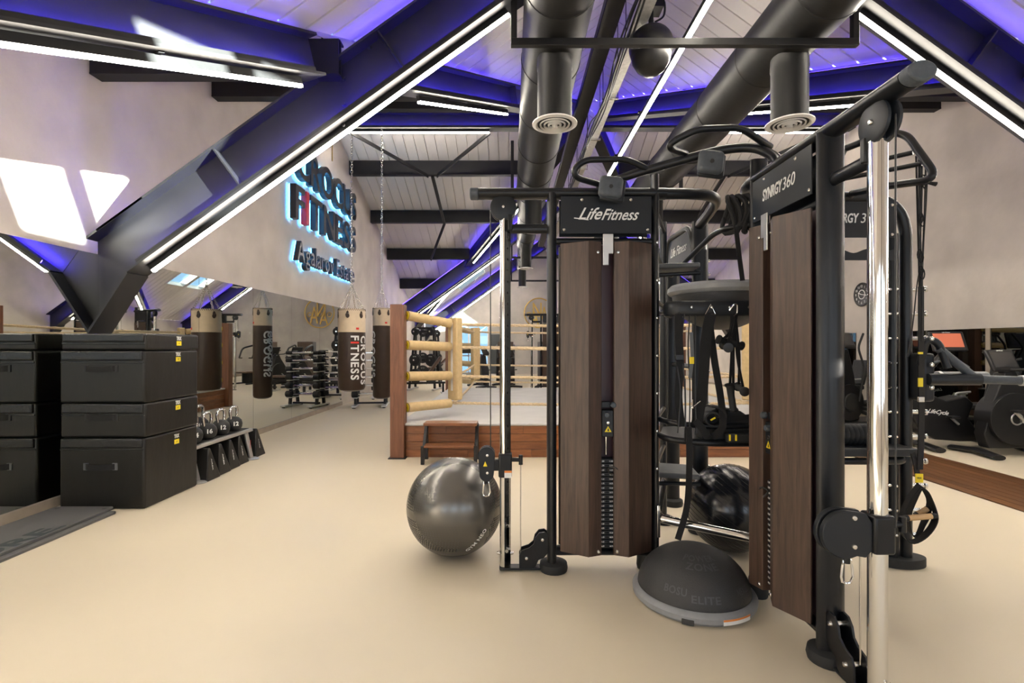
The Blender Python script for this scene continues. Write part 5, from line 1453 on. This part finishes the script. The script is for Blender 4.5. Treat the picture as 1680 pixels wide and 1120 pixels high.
# twisted ropes
def rope_path(a, b, sag, n=90):
    return [V(a).lerp(V(b), i / n) - V((0, 0, sag * 4 * (i / n) * (1 - i / n))) for i in range(n + 1)]
def twisted(m, path, r):
    for k in range(3):
        pts = []
        for i, p in enumerate(path):
            t = (path[min(i + 1, len(path) - 1)] - path[max(i - 1, 0)]).normalized()
            u_ = V((0, 0, 1)); u_ = (u_ - t * u_.dot(t)).normalized(); v_ = t.cross(u_)
            s = i * 0.75 + k * 2 * PI / 3
            pts.append(p + u_ * (r * 0.5 * math.cos(s)) + v_ * (r * 0.5 * math.sin(s)))
        m.tube(pts, r * 0.62, 6)
for (i, j) in ((0, 1), (1, 3), (3, 2), (2, 0)):
    a = inner[i]; b = inner[j]
    for q, z in enumerate(zs):
        za = z - (0.09 if q == 0 else 0.03 if q < 3 else 0)
        m = MB(); n = 150 if (i, j) == (0, 1) else 70
        twisted(m, rope_path((a[0], a[1], za), (b[0], b[1], za), 0.025, n), 0.02)
        R_(m, 'rope', 'rope', smooth=50)
# steps up to the ring
st = thing('ring_steps', 'small dark steel two-step stair with wooden treads at the boxing ring', 'steps', (-0.76, 6.15, 0))
sx0, sx1 = -1.05, -0.42
for x in (sx0, sx1):
    MB().bar((x, 6.32, 0.44), (x, 6.02, 0.02), (1, 0, 0), -0.02, 0.02, -0.02, 0.02).build('side_rail', 'steel_black', st, bevel=0.003)
    MB().span(x - 0.02, x + 0.02, 6.29, 6.33, 0.0, 0.44).build('side_post', 'steel_black', st, bevel=0.003)
    MB().span(x - 0.02, x + 0.02, 6.0, 6.04, 0.0, 0.22).build('side_post', 'steel_black', st, bevel=0.003)
MB().span(sx0 - 0.01, sx1 + 0.01, 6.12, 6.35, 0.44, 0.475).build('tread', 'wood_ring', st, bevel=0.005)
MB().span(sx0 + 0.02, sx1 - 0.02, 5.99, 6.16, 0.20, 0.23).build('tread', 'wood_ring', st, bevel=0.005)

# ================================================================ free weights at the far left
def dumbbell_rack(x, y, rz, label, grp):
    o = thing('dumbbell_rack', label, 'dumbbell rack', (x, y, 0))
    M = Matrix.Translation((x, y, 0)) @ Matrix.Rotation(rz, 4, 'Z')
    for s in (-1, 1):
        MB(M).span(s * 0.33 - 0.06, s * 0.33 + 0.06, -0.40, 0.40, 0.02, 0.06).build('foot', 'silver', o, bevel=0.01)
        for e in (-0.36, 0.36): MB(M).cyl((s * 0.33, e, 0), (s * 0.33, e, 0.03), 0.035, 12).build('rubber_pad', 'rubber', o)
        MB(M).bar((s * 0.33, -0.10, 0.06), (s * 0.33, 0.02, 1.22), (1, 0, 0), -0.03, 0.03, -0.03, 0.03).build('upright', 'steel_black', o, bevel=0.004)
        MB(M).bar((s * 0.33, 0.22, 0.06), (s * 0.33, 0.04, 1.22), (1, 0, 0), -0.03, 0.03, -0.03, 0.03).build('upright', 'steel_black', o, bevel=0.004)
    MB(M).span(-0.33, 0.33, 0.0, 0.06, 0.06, 0.10).build('cross_bar', 'steel_black', o)
    rows_ = [0.22, 0.42, 0.62, 0.82, 1.02, 1.20]
    for i, z in enumerate(rows_):
        for s in (-1, 1):
            MB(M).span(s * 0.33 - 0.05, s * 0.33 + 0.05, -0.17, 0.20, z - 0.02, z).build('cradle', 'silver', o, bevel=0.004)
    for i, z in enumerate(rows_):
        r = 0.075 - 0.006 * i
        for e, wd in ((-0.12, 'front'), (0.13, 'rear')):
            d = thing('dumbbell', 'small black dumbbell with chrome grip on the %s side of %s, row %s' % (wd, grp, ('one', 'two', 'three', 'four', 'five', 'six')[i]), 'dumbbell', M @ V((0, e, z)), 'dumbbells on the racks by the mirror')
            for s in (-1, 1):
                MB(M).lathe([(0.001, -0.07), (r - 0.008, -0.07), (r, -0.06), (r, 0.06), (r - 0.008, 0.07), (0.001, 0.07)], (s * 0.34, e, z + r), (1, 0, 0), 14).build('head', 'iron', d)
            MB(M).cyl((-0.28, e, z + r), (0.28, e, z + r), 0.017, 10).build('grip', 'chrome', d)
dumbbell_rack(-3.25, 11.75, 0.15, 'vertical dumbbell rack with grey feet by the end of the mirror', 'the nearer rack')
dumbbell_rack(-3.3, 13.6, 0.1, 'vertical dumbbell rack standing beyond the first one along the wall', 'the farther rack')

def bench(x, y, rz, incl, label):
    o = thing('weight_bench', label, 'weight bench', (x, y, 0), 'weight benches')
    M = Matrix.Translation((x, y, 0)) @ Matrix.Rotation(rz, 4, 'Z')
    MB(M).span(-0.62, 0.10 if incl else 0.62, -0.14, 0.14, 0.42, 0.49).build('seat', 'leather_brown', o, bevel=0.02, seg=3)
    if incl:
        R3 = Matrix.Rotation(-incl, 3, 'Y')
        MB(M).box(V((0.14, 0, 0.47)) + R3 @ V((0.36, 0, 0.04)), (0.72, 0.28, 0.07), R3).build('backrest', 'leather_brown', o, bevel=0.02, seg=3)
        MB(M).bar((0.1, 0, 0.3), V((0.14, 0, 0.44)) + R3 @ V((0.3, 0, 0)), (0, 1, 0), -0.025, 0.025, -0.02, 0.02).build('back_strut', 'steel_black', o)
    MB(M).span(-0.6, 0.66, -0.03, 0.03, 0.30, 0.36).build('spine', 'steel_black', o, bevel=0.005)
    for u in (-0.55, 0.6):
        MB(M).span(u - 0.03, u + 0.03, -0.03, 0.03, 0.05, 0.32).build('leg', 'steel_black', o, bevel=0.004)
        MB(M).span(u - 0.035, u + 0.035, -0.28, 0.28, 0.0, 0.05).build('foot', 'silver', o, bevel=0.008)
bench(-2.55, 14.6, 0.3, 0.95, 'brown padded weight bench with raised backrest beyond the punching bags')
bench(-1.3, 15.6, 0.1, 0.0, 'brown padded flat weight bench behind the boxing ring')
bench(-3.2, 21.2, -0.2, 0.7, 'brown padded incline bench farther along the mirror-side wall')

# plate racks with discs
def plate_rack(x, y, rz, label, grp):
    o = thing('plate_rack', label, 'plate rack', (x, y, 0))
    M = Matrix.Translation((x, y, 0)) @ Matrix.Rotation(rz, 4, 'Z')
    for s in (-1, 1):
        MB(M).bar((s * 0.42, 0.30, 0.0), (s * 0.30, 0.0, 2.0), (1, 0, 0), -0.035, 0.035, -0.03, 0.03).build('upright', 'steel_black', o, bevel=0.004)
        MB(M).bar((s * 0.42, -0.30, 0.0), (s * 0.30, -0.02, 2.0), (1, 0, 0), -0.035, 0.035, -0.03, 0.03).build('upright', 'steel_black', o, bevel=0.004)
        MB(M).span(s * 0.42 - 0.04, s * 0.42 + 0.04, -0.5, 0.5, 0.0, 0.06).build('foot', 'silver', o, bevel=0.008)
    MB(M).span(-0.32, 0.32, -0.04, 0.03, 1.92, 2.0).build('top_bar', 'steel_black', o, bevel=0.005)
    for z in (0.45, 0.95, 1.42, 1.85):
        for s in (-1, 1):
            MB(M).cyl((s * 0.26, -0.10, z), (s * 0.26, -0.34, z), 0.024, 10).build('storage_horn', 'chrome', o)
        MB(M).span(-0.36, 0.36, -0.12, -0.06, z - 0.03, z + 0.03).build('cross_bar', 'steel_black', o)
    for i, z in enumerate((0.45, 0.95, 1.42, 1.85)):
        for s in (-1, 1):
            for k in range(2):
                R = (0.225, 0.2, 0.175, 0.13)[i] - 0.02 * k
                p = thing('weight_plate', 'black round weight plate on %s, %s %s horn, %s' % (grp, ('lowest', 'second', 'third', 'top')[i], 'wall-side' if s < 0 else 'room-side', 'inner' if k == 0 else 'outer'), 'weight plate', M @ V((s * 0.26, -0.16 - 0.06 * k, z)), 'plates on the plate racks')
                MB(M).lathe([(0.028, -0.02), (0.06, -0.022), (0.07, -0.012), (R - 0.03, -0.012), (R - 0.02, -0.022), (R, -0.018), (R, 0.018), (R - 0.02, 0.022), (R - 0.03, 0.012), (0.07, 0.012), (0.06, 0.022), (0.028, 0.02)], (s * 0.26, -0.17 - 0.06 * k, z), (0, 1, 0), 24, closed=True).build('disc', 'iron', p)
                if i < 3:
                    t = MB(M); text_into(t, '20 KG', frame((s * 0.26, -0.17 - 0.06 * k - 0.0235, z + R * 0.62), (1, 0, 0), (0, 0, 1)), w=R * 0.6, extrude=0.001, res=1); t.build('lettering', 'white_print', p, smooth=0)
plate_rack(-2.75, 16.2, -0.15, 'tall black plate rack behind the corner of the boxing ring', 'the rack nearest the ring')
plate_rack(-3.05, 19.0, 0.2, 'tall black plate rack farther off beside the mirror-side wall', 'the rack by the wall')

# cable stations and racks behind the ring, built like the towers
def station(x, y, rz, label):
    o = thing('cable_station', label, 'cable station', (x, y, 0), 'cable stations')
    tower(o, Matrix.Translation((x, y, 0)) @ Matrix.Rotation(rz, 4, 'Z'), full=False, front='', back='', carriage_z=1.75, cable=True)
    return o
station(0.95, 15.9, 0.0, 'dark cable station with brown shrouds beyond the boxing ring, nearest the far door')
station(2.0, 14.0, 0.5, 'dark cable station with brown shrouds just behind the boxing ring')
station(3.4, 14.2, -0.4, 'dark cable station with brown shrouds behind the far corner of the ring')
def press_machine(x, y, rz, label):
    o = thing('chest_press', label, 'gym machine', (x, y, 0), 'seated gym machines')
    M = Matrix.Translation((x, y, 0)) @ Matrix.Rotation(rz, 4, 'Z')
    MB(M).span(-0.25, 0.25, -0.5, 0.5, 0.40, 0.47).build('seat', 'leather_brown', o, bevel=0.02)
    MB(M).box((0, 0.40, 0.85), (0.42, 0.08, 0.75), Matrix.Rotation(-0.18, 3, 'X')).build('backrest', 'leather_brown', o, bevel=0.02)
    for s in (-1, 1):
        MB(M).tube(round_corners([(s * 0.32, 0.55, 0.03), (s * 0.32, 0.55, 1.45), (s * 0.32, -0.15, 1.30), (s * 0.30, -0.30, 0.95)], 0.15, 4), 0.032, 10).build('press_arm', 'gym_black', o)
        MB(M).cyl((s * 0.30, -0.30, 0.95), (s * 0.16, -0.32, 0.95), 0.02, 10).build('hand_grip', 'rubber', o)
        MB(M).span(s * 0.32 - 0.04, s * 0.32 + 0.04, -0.6, 0.7, 0, 0.05).build('base_rail', 'gym_black', o, bevel=0.006)
    MB(M).span(-0.03, 0.03, -0.45, 0.55, 0.05, 0.40).build('spine', 'gym_black', o, bevel=0.006)
    MB(M).span(-0.3, 0.3, 0.6, 0.95, 0.05, 1.55).build('stack_shroud', 'wood_panel', o, bevel=0.02)
press_machine(-0.2, 18.6, 0.0, 'seated press machine with brown shroud in front of the far door')
press_machine(1.6, 18.8, 0.3, 'seated press machine with brown shroud under the gold emblem')
press_machine(3.2, 18.4, -0.2, 'seated press machine with brown shroud nearer the bike-side wall')
# rolled floor mat and treadmill near the far window
def treadmill(x, y, rz, label):
    o = thing('treadmill', label, 'treadmill', (x, y, 0))
    M = Matrix.Translation((x, y, 0)) @ Matrix.Rotation(rz, 4, 'Z')
    MB(M).span(-0.4, 0.4, -0.9, 0.9, 0.04, 0.18).build('deck', 'plastic_black', o, bevel=0.03)
    MB(M).span(-0.27, 0.27, -0.85, 0.6, 0.18, 0.19).build('belt', 'rubber', o)
    for s in (-1, 1):
        MB(M).tube(round_corners([(s * 0.38, 0.75, 0.15), (s * 0.36, 0.62, 1.15), (s * 0.36, 0.1, 1.05)], 0.12, 4), 0.03, 10).build('handrail', 'silver', o)
    MB(M).box((0, 0.62, 1.3), (0.72, 0.08, 0.42), Matrix.Rotation(-0.4, 3, 'X')).build('console', 'plastic_black', o, bevel=0.02)
treadmill(-1.6, 20.5, PI, 'low black treadmill standing in front of the bright far window')

# ================================================================ exercise bikes along the right wall
def bike_console(par, c, tilt, rz, scr):
    Rm = Matrix.Rotation(rz, 3, 'Z') @ Matrix.Rotation(-tilt, 3, 'X')
    k = MB().box(c, (0.42, 0.04, 0.30), Rm).build('console', 'plastic_black', par, bevel=0.018, seg=3)
    MB().box(V(c) + Rm @ V((0, -0.0215, 0.01)), (0.34, 0.004, 0.21), Rm).build('screen', scr, k, bevel=0.001)
    F = Matrix.Translation(V(c) + Rm @ V((0, -0.0225, 0.132))) @ Rm.to_4x4() @ Matrix.Rotation(PI / 2, 4, 'X')
    t = MB(); text_into(t, 'Life Fitness', F, w=0.10, shear=0.4, extrude=0.0006); t.build('lettering', 'white_print', k, smooth=0)
    return k
# recumbent bike: shell low at the left, console on a mast, seat with back at the right
def recumbent(x, y, rz, label):
    o = thing('recumbent_bike', label, 'exercise bike', (x, y, 0), 'exercise bikes by the dark mirror')
    M = Matrix.Translation((x, y, 0)) @ Matrix.Rotation(rz, 4, 'Z')
    shell = [(-0.64, 0.92), (-0.66, 0.70), (-0.60, 0.45), (-0.46, 0.24), (-0.25, 0.13), (0.10, 0.10), (0.90, 0.10), (0.92, 0.20), (0.35, 0.24), (0.22, 0.42), (0.30, 0.62), (0.18, 0.72), (-0.10, 0.66), (-0.40, 0.78), (-0.50, 0.94), (-0.58, 0.98)]
    F = frame((0, 0, 0), (1, 0, 0), (0, 0, 1))
    b = MB(M).prism(shell, F, -0.13, 0.13).build('shell', 'plastic_black', o, bevel=0.05, seg=4)
    t = MB(M); text_into(t, 'LifeCycle', frame((-0.22, -0.1315, 0.50), (1, 0, -0.13), (0.13, 0, 1)), w=0.30, h=0.075, shear=0.5, bold=0.012, extrude=0.001); t.build('lettering', 'white_print', b, smooth=0)
    for u in (-0.36, 0.85):
        MB(M).tube([(u - 0.06, -0.38, 0.035), (u, 0, 0.06), (u - 0.06, 0.38, 0.035)], 0.045, 12, flat=(0.035, 0.07, (0, 0, 1))).build('stabilizer', 'plastic_black', o)
    MB(M).tube([(-0.46, 0, 0.80), (-0.20, 0, 1.12), (0.0, 0, 1.34)], 0.04, 12).build('mast', 'plastic_black', o)
    c = M @ V((0.02, -0.02, 1.47))
    bike_console(o, c, 0.45, rz - 0.25, 'screen_lit')
    for s in (-1, 1):
        MB(M).tube(round_corners([(-0.28, s * 0.05, 1.16), (-0.10, s * 0.24, 1.25), (0.10, s * 0.25, 1.12)], 0.06, 4), 0.016, 10).build('handlebar', 'grip_grey', o)
        MB(M).tube([(0.05, s * 0.15, 0.34), (0.05 + 0.12 * s, s * 0.16, 0.34 - 0.1 * s)], 0.018, 8).build('crank', 'silver', o)
        MB(M).box((0.05 + 0.14 * s, s * 0.22, 0.34 - 0.11 * s), (0.12, 0.10, 0.03)).build('pedal', 'plastic_black', o, bevel=0.006)
        MB(M).tube(round_corners([(0.55, s * 0.27, 0.50), (0.42, s * 0.29, 0.72), (0.66, s * 0.29, 0.74)], 0.06, 4), 0.015, 10).build('side_handle', 'silver', o)
    MB(M).box((0.60, 0, 0.56), (0.42, 0.40, 0.09)).build('seat', 'rubber', o, bevel=0.03, seg=3)
    MB(M).box((0.84, 0, 0.86), (0.08, 0.40, 0.52), Matrix.Rotation(0.25, 3, 'Y')).build('backrest', 'rubber', o, bevel=0.03, seg=3)
    MB(M).span(0.50, 0.75, -0.08, 0.08, 0.20, 0.52).build('seat_post', 'plastic_black', o, bevel=0.02)
recumbent(6.05, 7.05, 0.05, 'black recumbent exercise bike with lit screen and white script on its shell')
def upright(x, y, rz, label):
    o = thing('upright_bike', label, 'exercise bike', (x, y, 0), 'exercise bikes by the dark mirror')
    M = Matrix.Translation((x, y, 0)) @ Matrix.Rotation(rz, 4, 'Z')
    F = frame((0, 0, 0), (1, 0, 0), (0, 0, 1))
    circ = [(0.33 * math.cos(a) - 0.05, 0.48 + 0.33 * math.sin(a)) for a in [2 * PI * i / 40 for i in range(40)]]
    b = MB(M).prism(circ, F, -0.12, 0.12).build('flywheel_cover', 'plastic_black', o, bevel=0.03, seg=3)
    MB(M).torus((-0.05, -0.125, 0.48), (0, 1, 0), 0.07, 0.01, 24, 6).build('emblem_ring', 'silver', b)
    MB(M).lathe([(0.03, 0), (0.03, 0.03), (0.001, 0.035)], (0.02, -0.12, 0.46), (0, -1, 0), 16).build('crank_hub', 'silver', b)
    shell = [(-0.30, 0.70), (-0.16, 1.06), (-0.02, 1.10), (0.06, 0.96), (0.30, 0.66), (0.62, 0.32), (0.80, 0.12), (0.30, 0.10), (-0.36, 0.10), (-0.42, 0.28)]
    MB(M).prism(shell, F, -0.075, 0.075).build('frame_shell', 'plastic_black', o, bevel=0.03, seg=3)
    for u in (-0.42, 0.72):
        MB(M).tube([(u - 0.06, -0.34, 0.035), (u, 0, 0.06), (u - 0.06, 0.34, 0.035)], 0.045, 12, flat=(0.035, 0.07, (0, 0, 1))).build('stabilizer', 'plastic_black', o)
    MB(M).tube([(-0.10, 0, 0.98), (-0.14, 0, 1.12)], 0.035, 12).build('mast', 'plastic_black', o)
    bike_console(o, M @ V((-0.15, -0.03, 1.22)), 0.4, rz + 0.15, 'screen_dark')
    for s in (-1, 1):
        MB(M).tube(round_corners([(-0.12, s * 0.04, 1.10), (0.02, s * 0.24, 1.12), (0.22, s * 0.26, 1.20), (0.30, s * 0.16, 1.24)], 0.06, 4), 0.016, 10).build('handlebar', 'rubber', o)
        MB(M).tube([(0.02, s * 0.14, 0.46), (0.02 + 0.13 * s, s * 0.16, 0.46 - 0.12 * s)], 0.018, 8).build('crank', 'silver', o)
        MB(M).box((0.02 + 0.15 * s, s * 0.22, 0.46 - 0.13 * s), (0.11, 0.10, 0.03)).build('pedal', 'plastic_black', o, bevel=0.006)
    MB(M).cyl((0.45, 0, 0.45), (0.52, 0, 0.95), 0.03, 12).build('seat_post', 'chrome', o)
    MB(M).prism([(-0.16, -0.03), (-0.14, 0.04), (0.02, 0.07), (0.12, 0.13), (0.16, 0.0), (0.12, -0.13), (0.02, -0.07), (-0.14, -0.04)], frame((0.52, 0, 0.95), (1, 0, 0), (0, 1, 0)), 0, 0.07).build('saddle', 'rubber', o, bevel=0.02, seg=3)
upright(-0.95, 17.0, 1.9, 'black upright exercise bike behind the boxing ring, nearer the plate racks')
upright(-0.1, 17.2, 1.9, 'black upright exercise bike behind the boxing ring, nearer the gold emblem')
upright(6.48, 6.55, 0.0, 'black upright exercise bike with round flywheel cover and dark screen')
def elliptical(x, y, rz, label):
    o = thing('elliptical_trainer', label, 'elliptical trainer', (x, y, 0))
    M = Matrix.Translation((x, y, 0)) @ Matrix.Rotation(rz, 4, 'Z')
    F = frame((0, 0, 0), (1, 0, 0), (0, 0, 1))
    MB(M).prism([(0.32 * math.cos(a), 0.42 + 0.32 * math.sin(a)) for a in [2 * PI * i / 36 for i in range(36)]], F, -0.14, 0.14).build('drive_cover', 'plastic_black', o, bevel=0.03, seg=3)
    MB(M).lathe([(0.17, 0), (0.16, 0.02), (0.001, 0.025)], (0, -0.14, 0.42), (0, -1, 0), 28).build('cover_disc', 'rubber', o)
    MB(M).prism([(-0.35, 0.1), (0.3, 0.1), (0.16, 0.9), (0.02, 1.35), (-0.14, 1.35), (-0.28, 0.8)], F, -0.09, 0.09).build('column', 'plastic_black', o, bevel=0.03, seg=3)
    MB(M).span(-0.4, 1.5, -0.25, 0.25, 0.02, 0.10).build('base', 'plastic_black', o, bevel=0.03)
    bike_console(o, M @ V((-0.05, -0.05, 1.50)), 0.4, rz, 'screen_dark')
    for s in (-1, 1):
        MB(M).tube(round_corners([(0.10, s * 0.22, 0.45), (0.15, s * 0.26, 1.05), (0.0, s * 0.26, 1.38), (0.16, s * 0.24, 1.62)], 0.1, 4), 0.018, 10).build('swing_arm', 'rubber', o)
        MB(M).span(0.25, 1.25, s * 0.2 - 0.06, s * 0.2 + 0.06, 0.28, 0.34).build('foot_bar', 'plastic_black', o, bevel=0.01)
        MB(M).span(0.75, 1.12, s * 0.2 - 0.09, s * 0.2 + 0.09, 0.34, 0.39).build('foot_plate', 'rubber', o, bevel=0.01)
elliptical(5.85, 8.9, 0.35, 'black elliptical trainer with round drive cover by the narrow plaster pier')
recumbent(6.35, 10.4, 0.05, 'black recumbent exercise bike farther along the dark mirror')
# ---------------------------------------------------------------- wall clock
o = thing('wall_clock', 'round black wall clock with white figures above the dark mirrors', 'clock', (XR, 10.55, 2.35))
cc = V((XR - 0.02, 10.6, 2.48))
MB().lathe([(0.001, 0), (0.245, 0), (0.25, 0.01), (0.25, 0.03), (0.235, 0.035), (0.22, 0.028), (0.001, 0.028)], V((XR, 10.6, 2.48)), (-1, 0, 0), 40).build('case', 'plastic_black', o)
fx = XR - 0.0295
m = MB().lathe([(0.10, 0), (0.10, 0.002), (0.085, 0.002), (0.085, 0)], V((fx + 0.001, 10.6, 2.48)), (-1, 0, 0), 32, closed=True)
m.build('dial_ring', 'white_print', o)
for i in range(12):
    a = i * PI / 6
    t = MB(); text_into(t, str(i or 12), frame((fx - 0.001, 10.6 - 0.175 * math.sin(a), 2.48 + 0.175 * math.cos(a)), (0, -1, 0), (0, 0, 1)), h=0.05, extrude=0.001, res=2)
    t.build('numeral', 'white_print', o, smooth=0)
for a, L, wd in ((1.75, 0.16, 0.012), (-1.2, 0.11, 0.016)):
    p = V((fx - 0.003, 10.6, 2.48)); q = p + V((0, -math.sin(a) * L, math.cos(a) * L))
    MB().bar(p, q, (1, 0, 0), -0.002, 0.002, -wd / 2, wd / 2).build('hand', 'white_print', o, smooth=0)
print('objects', len(bpy.data.objects), 'tris', sum(len(m.loop_triangles) if m.loop_triangles else sum(len(p.vertices) - 2 for p in m.polygons) for m in bpy.data.meshes))
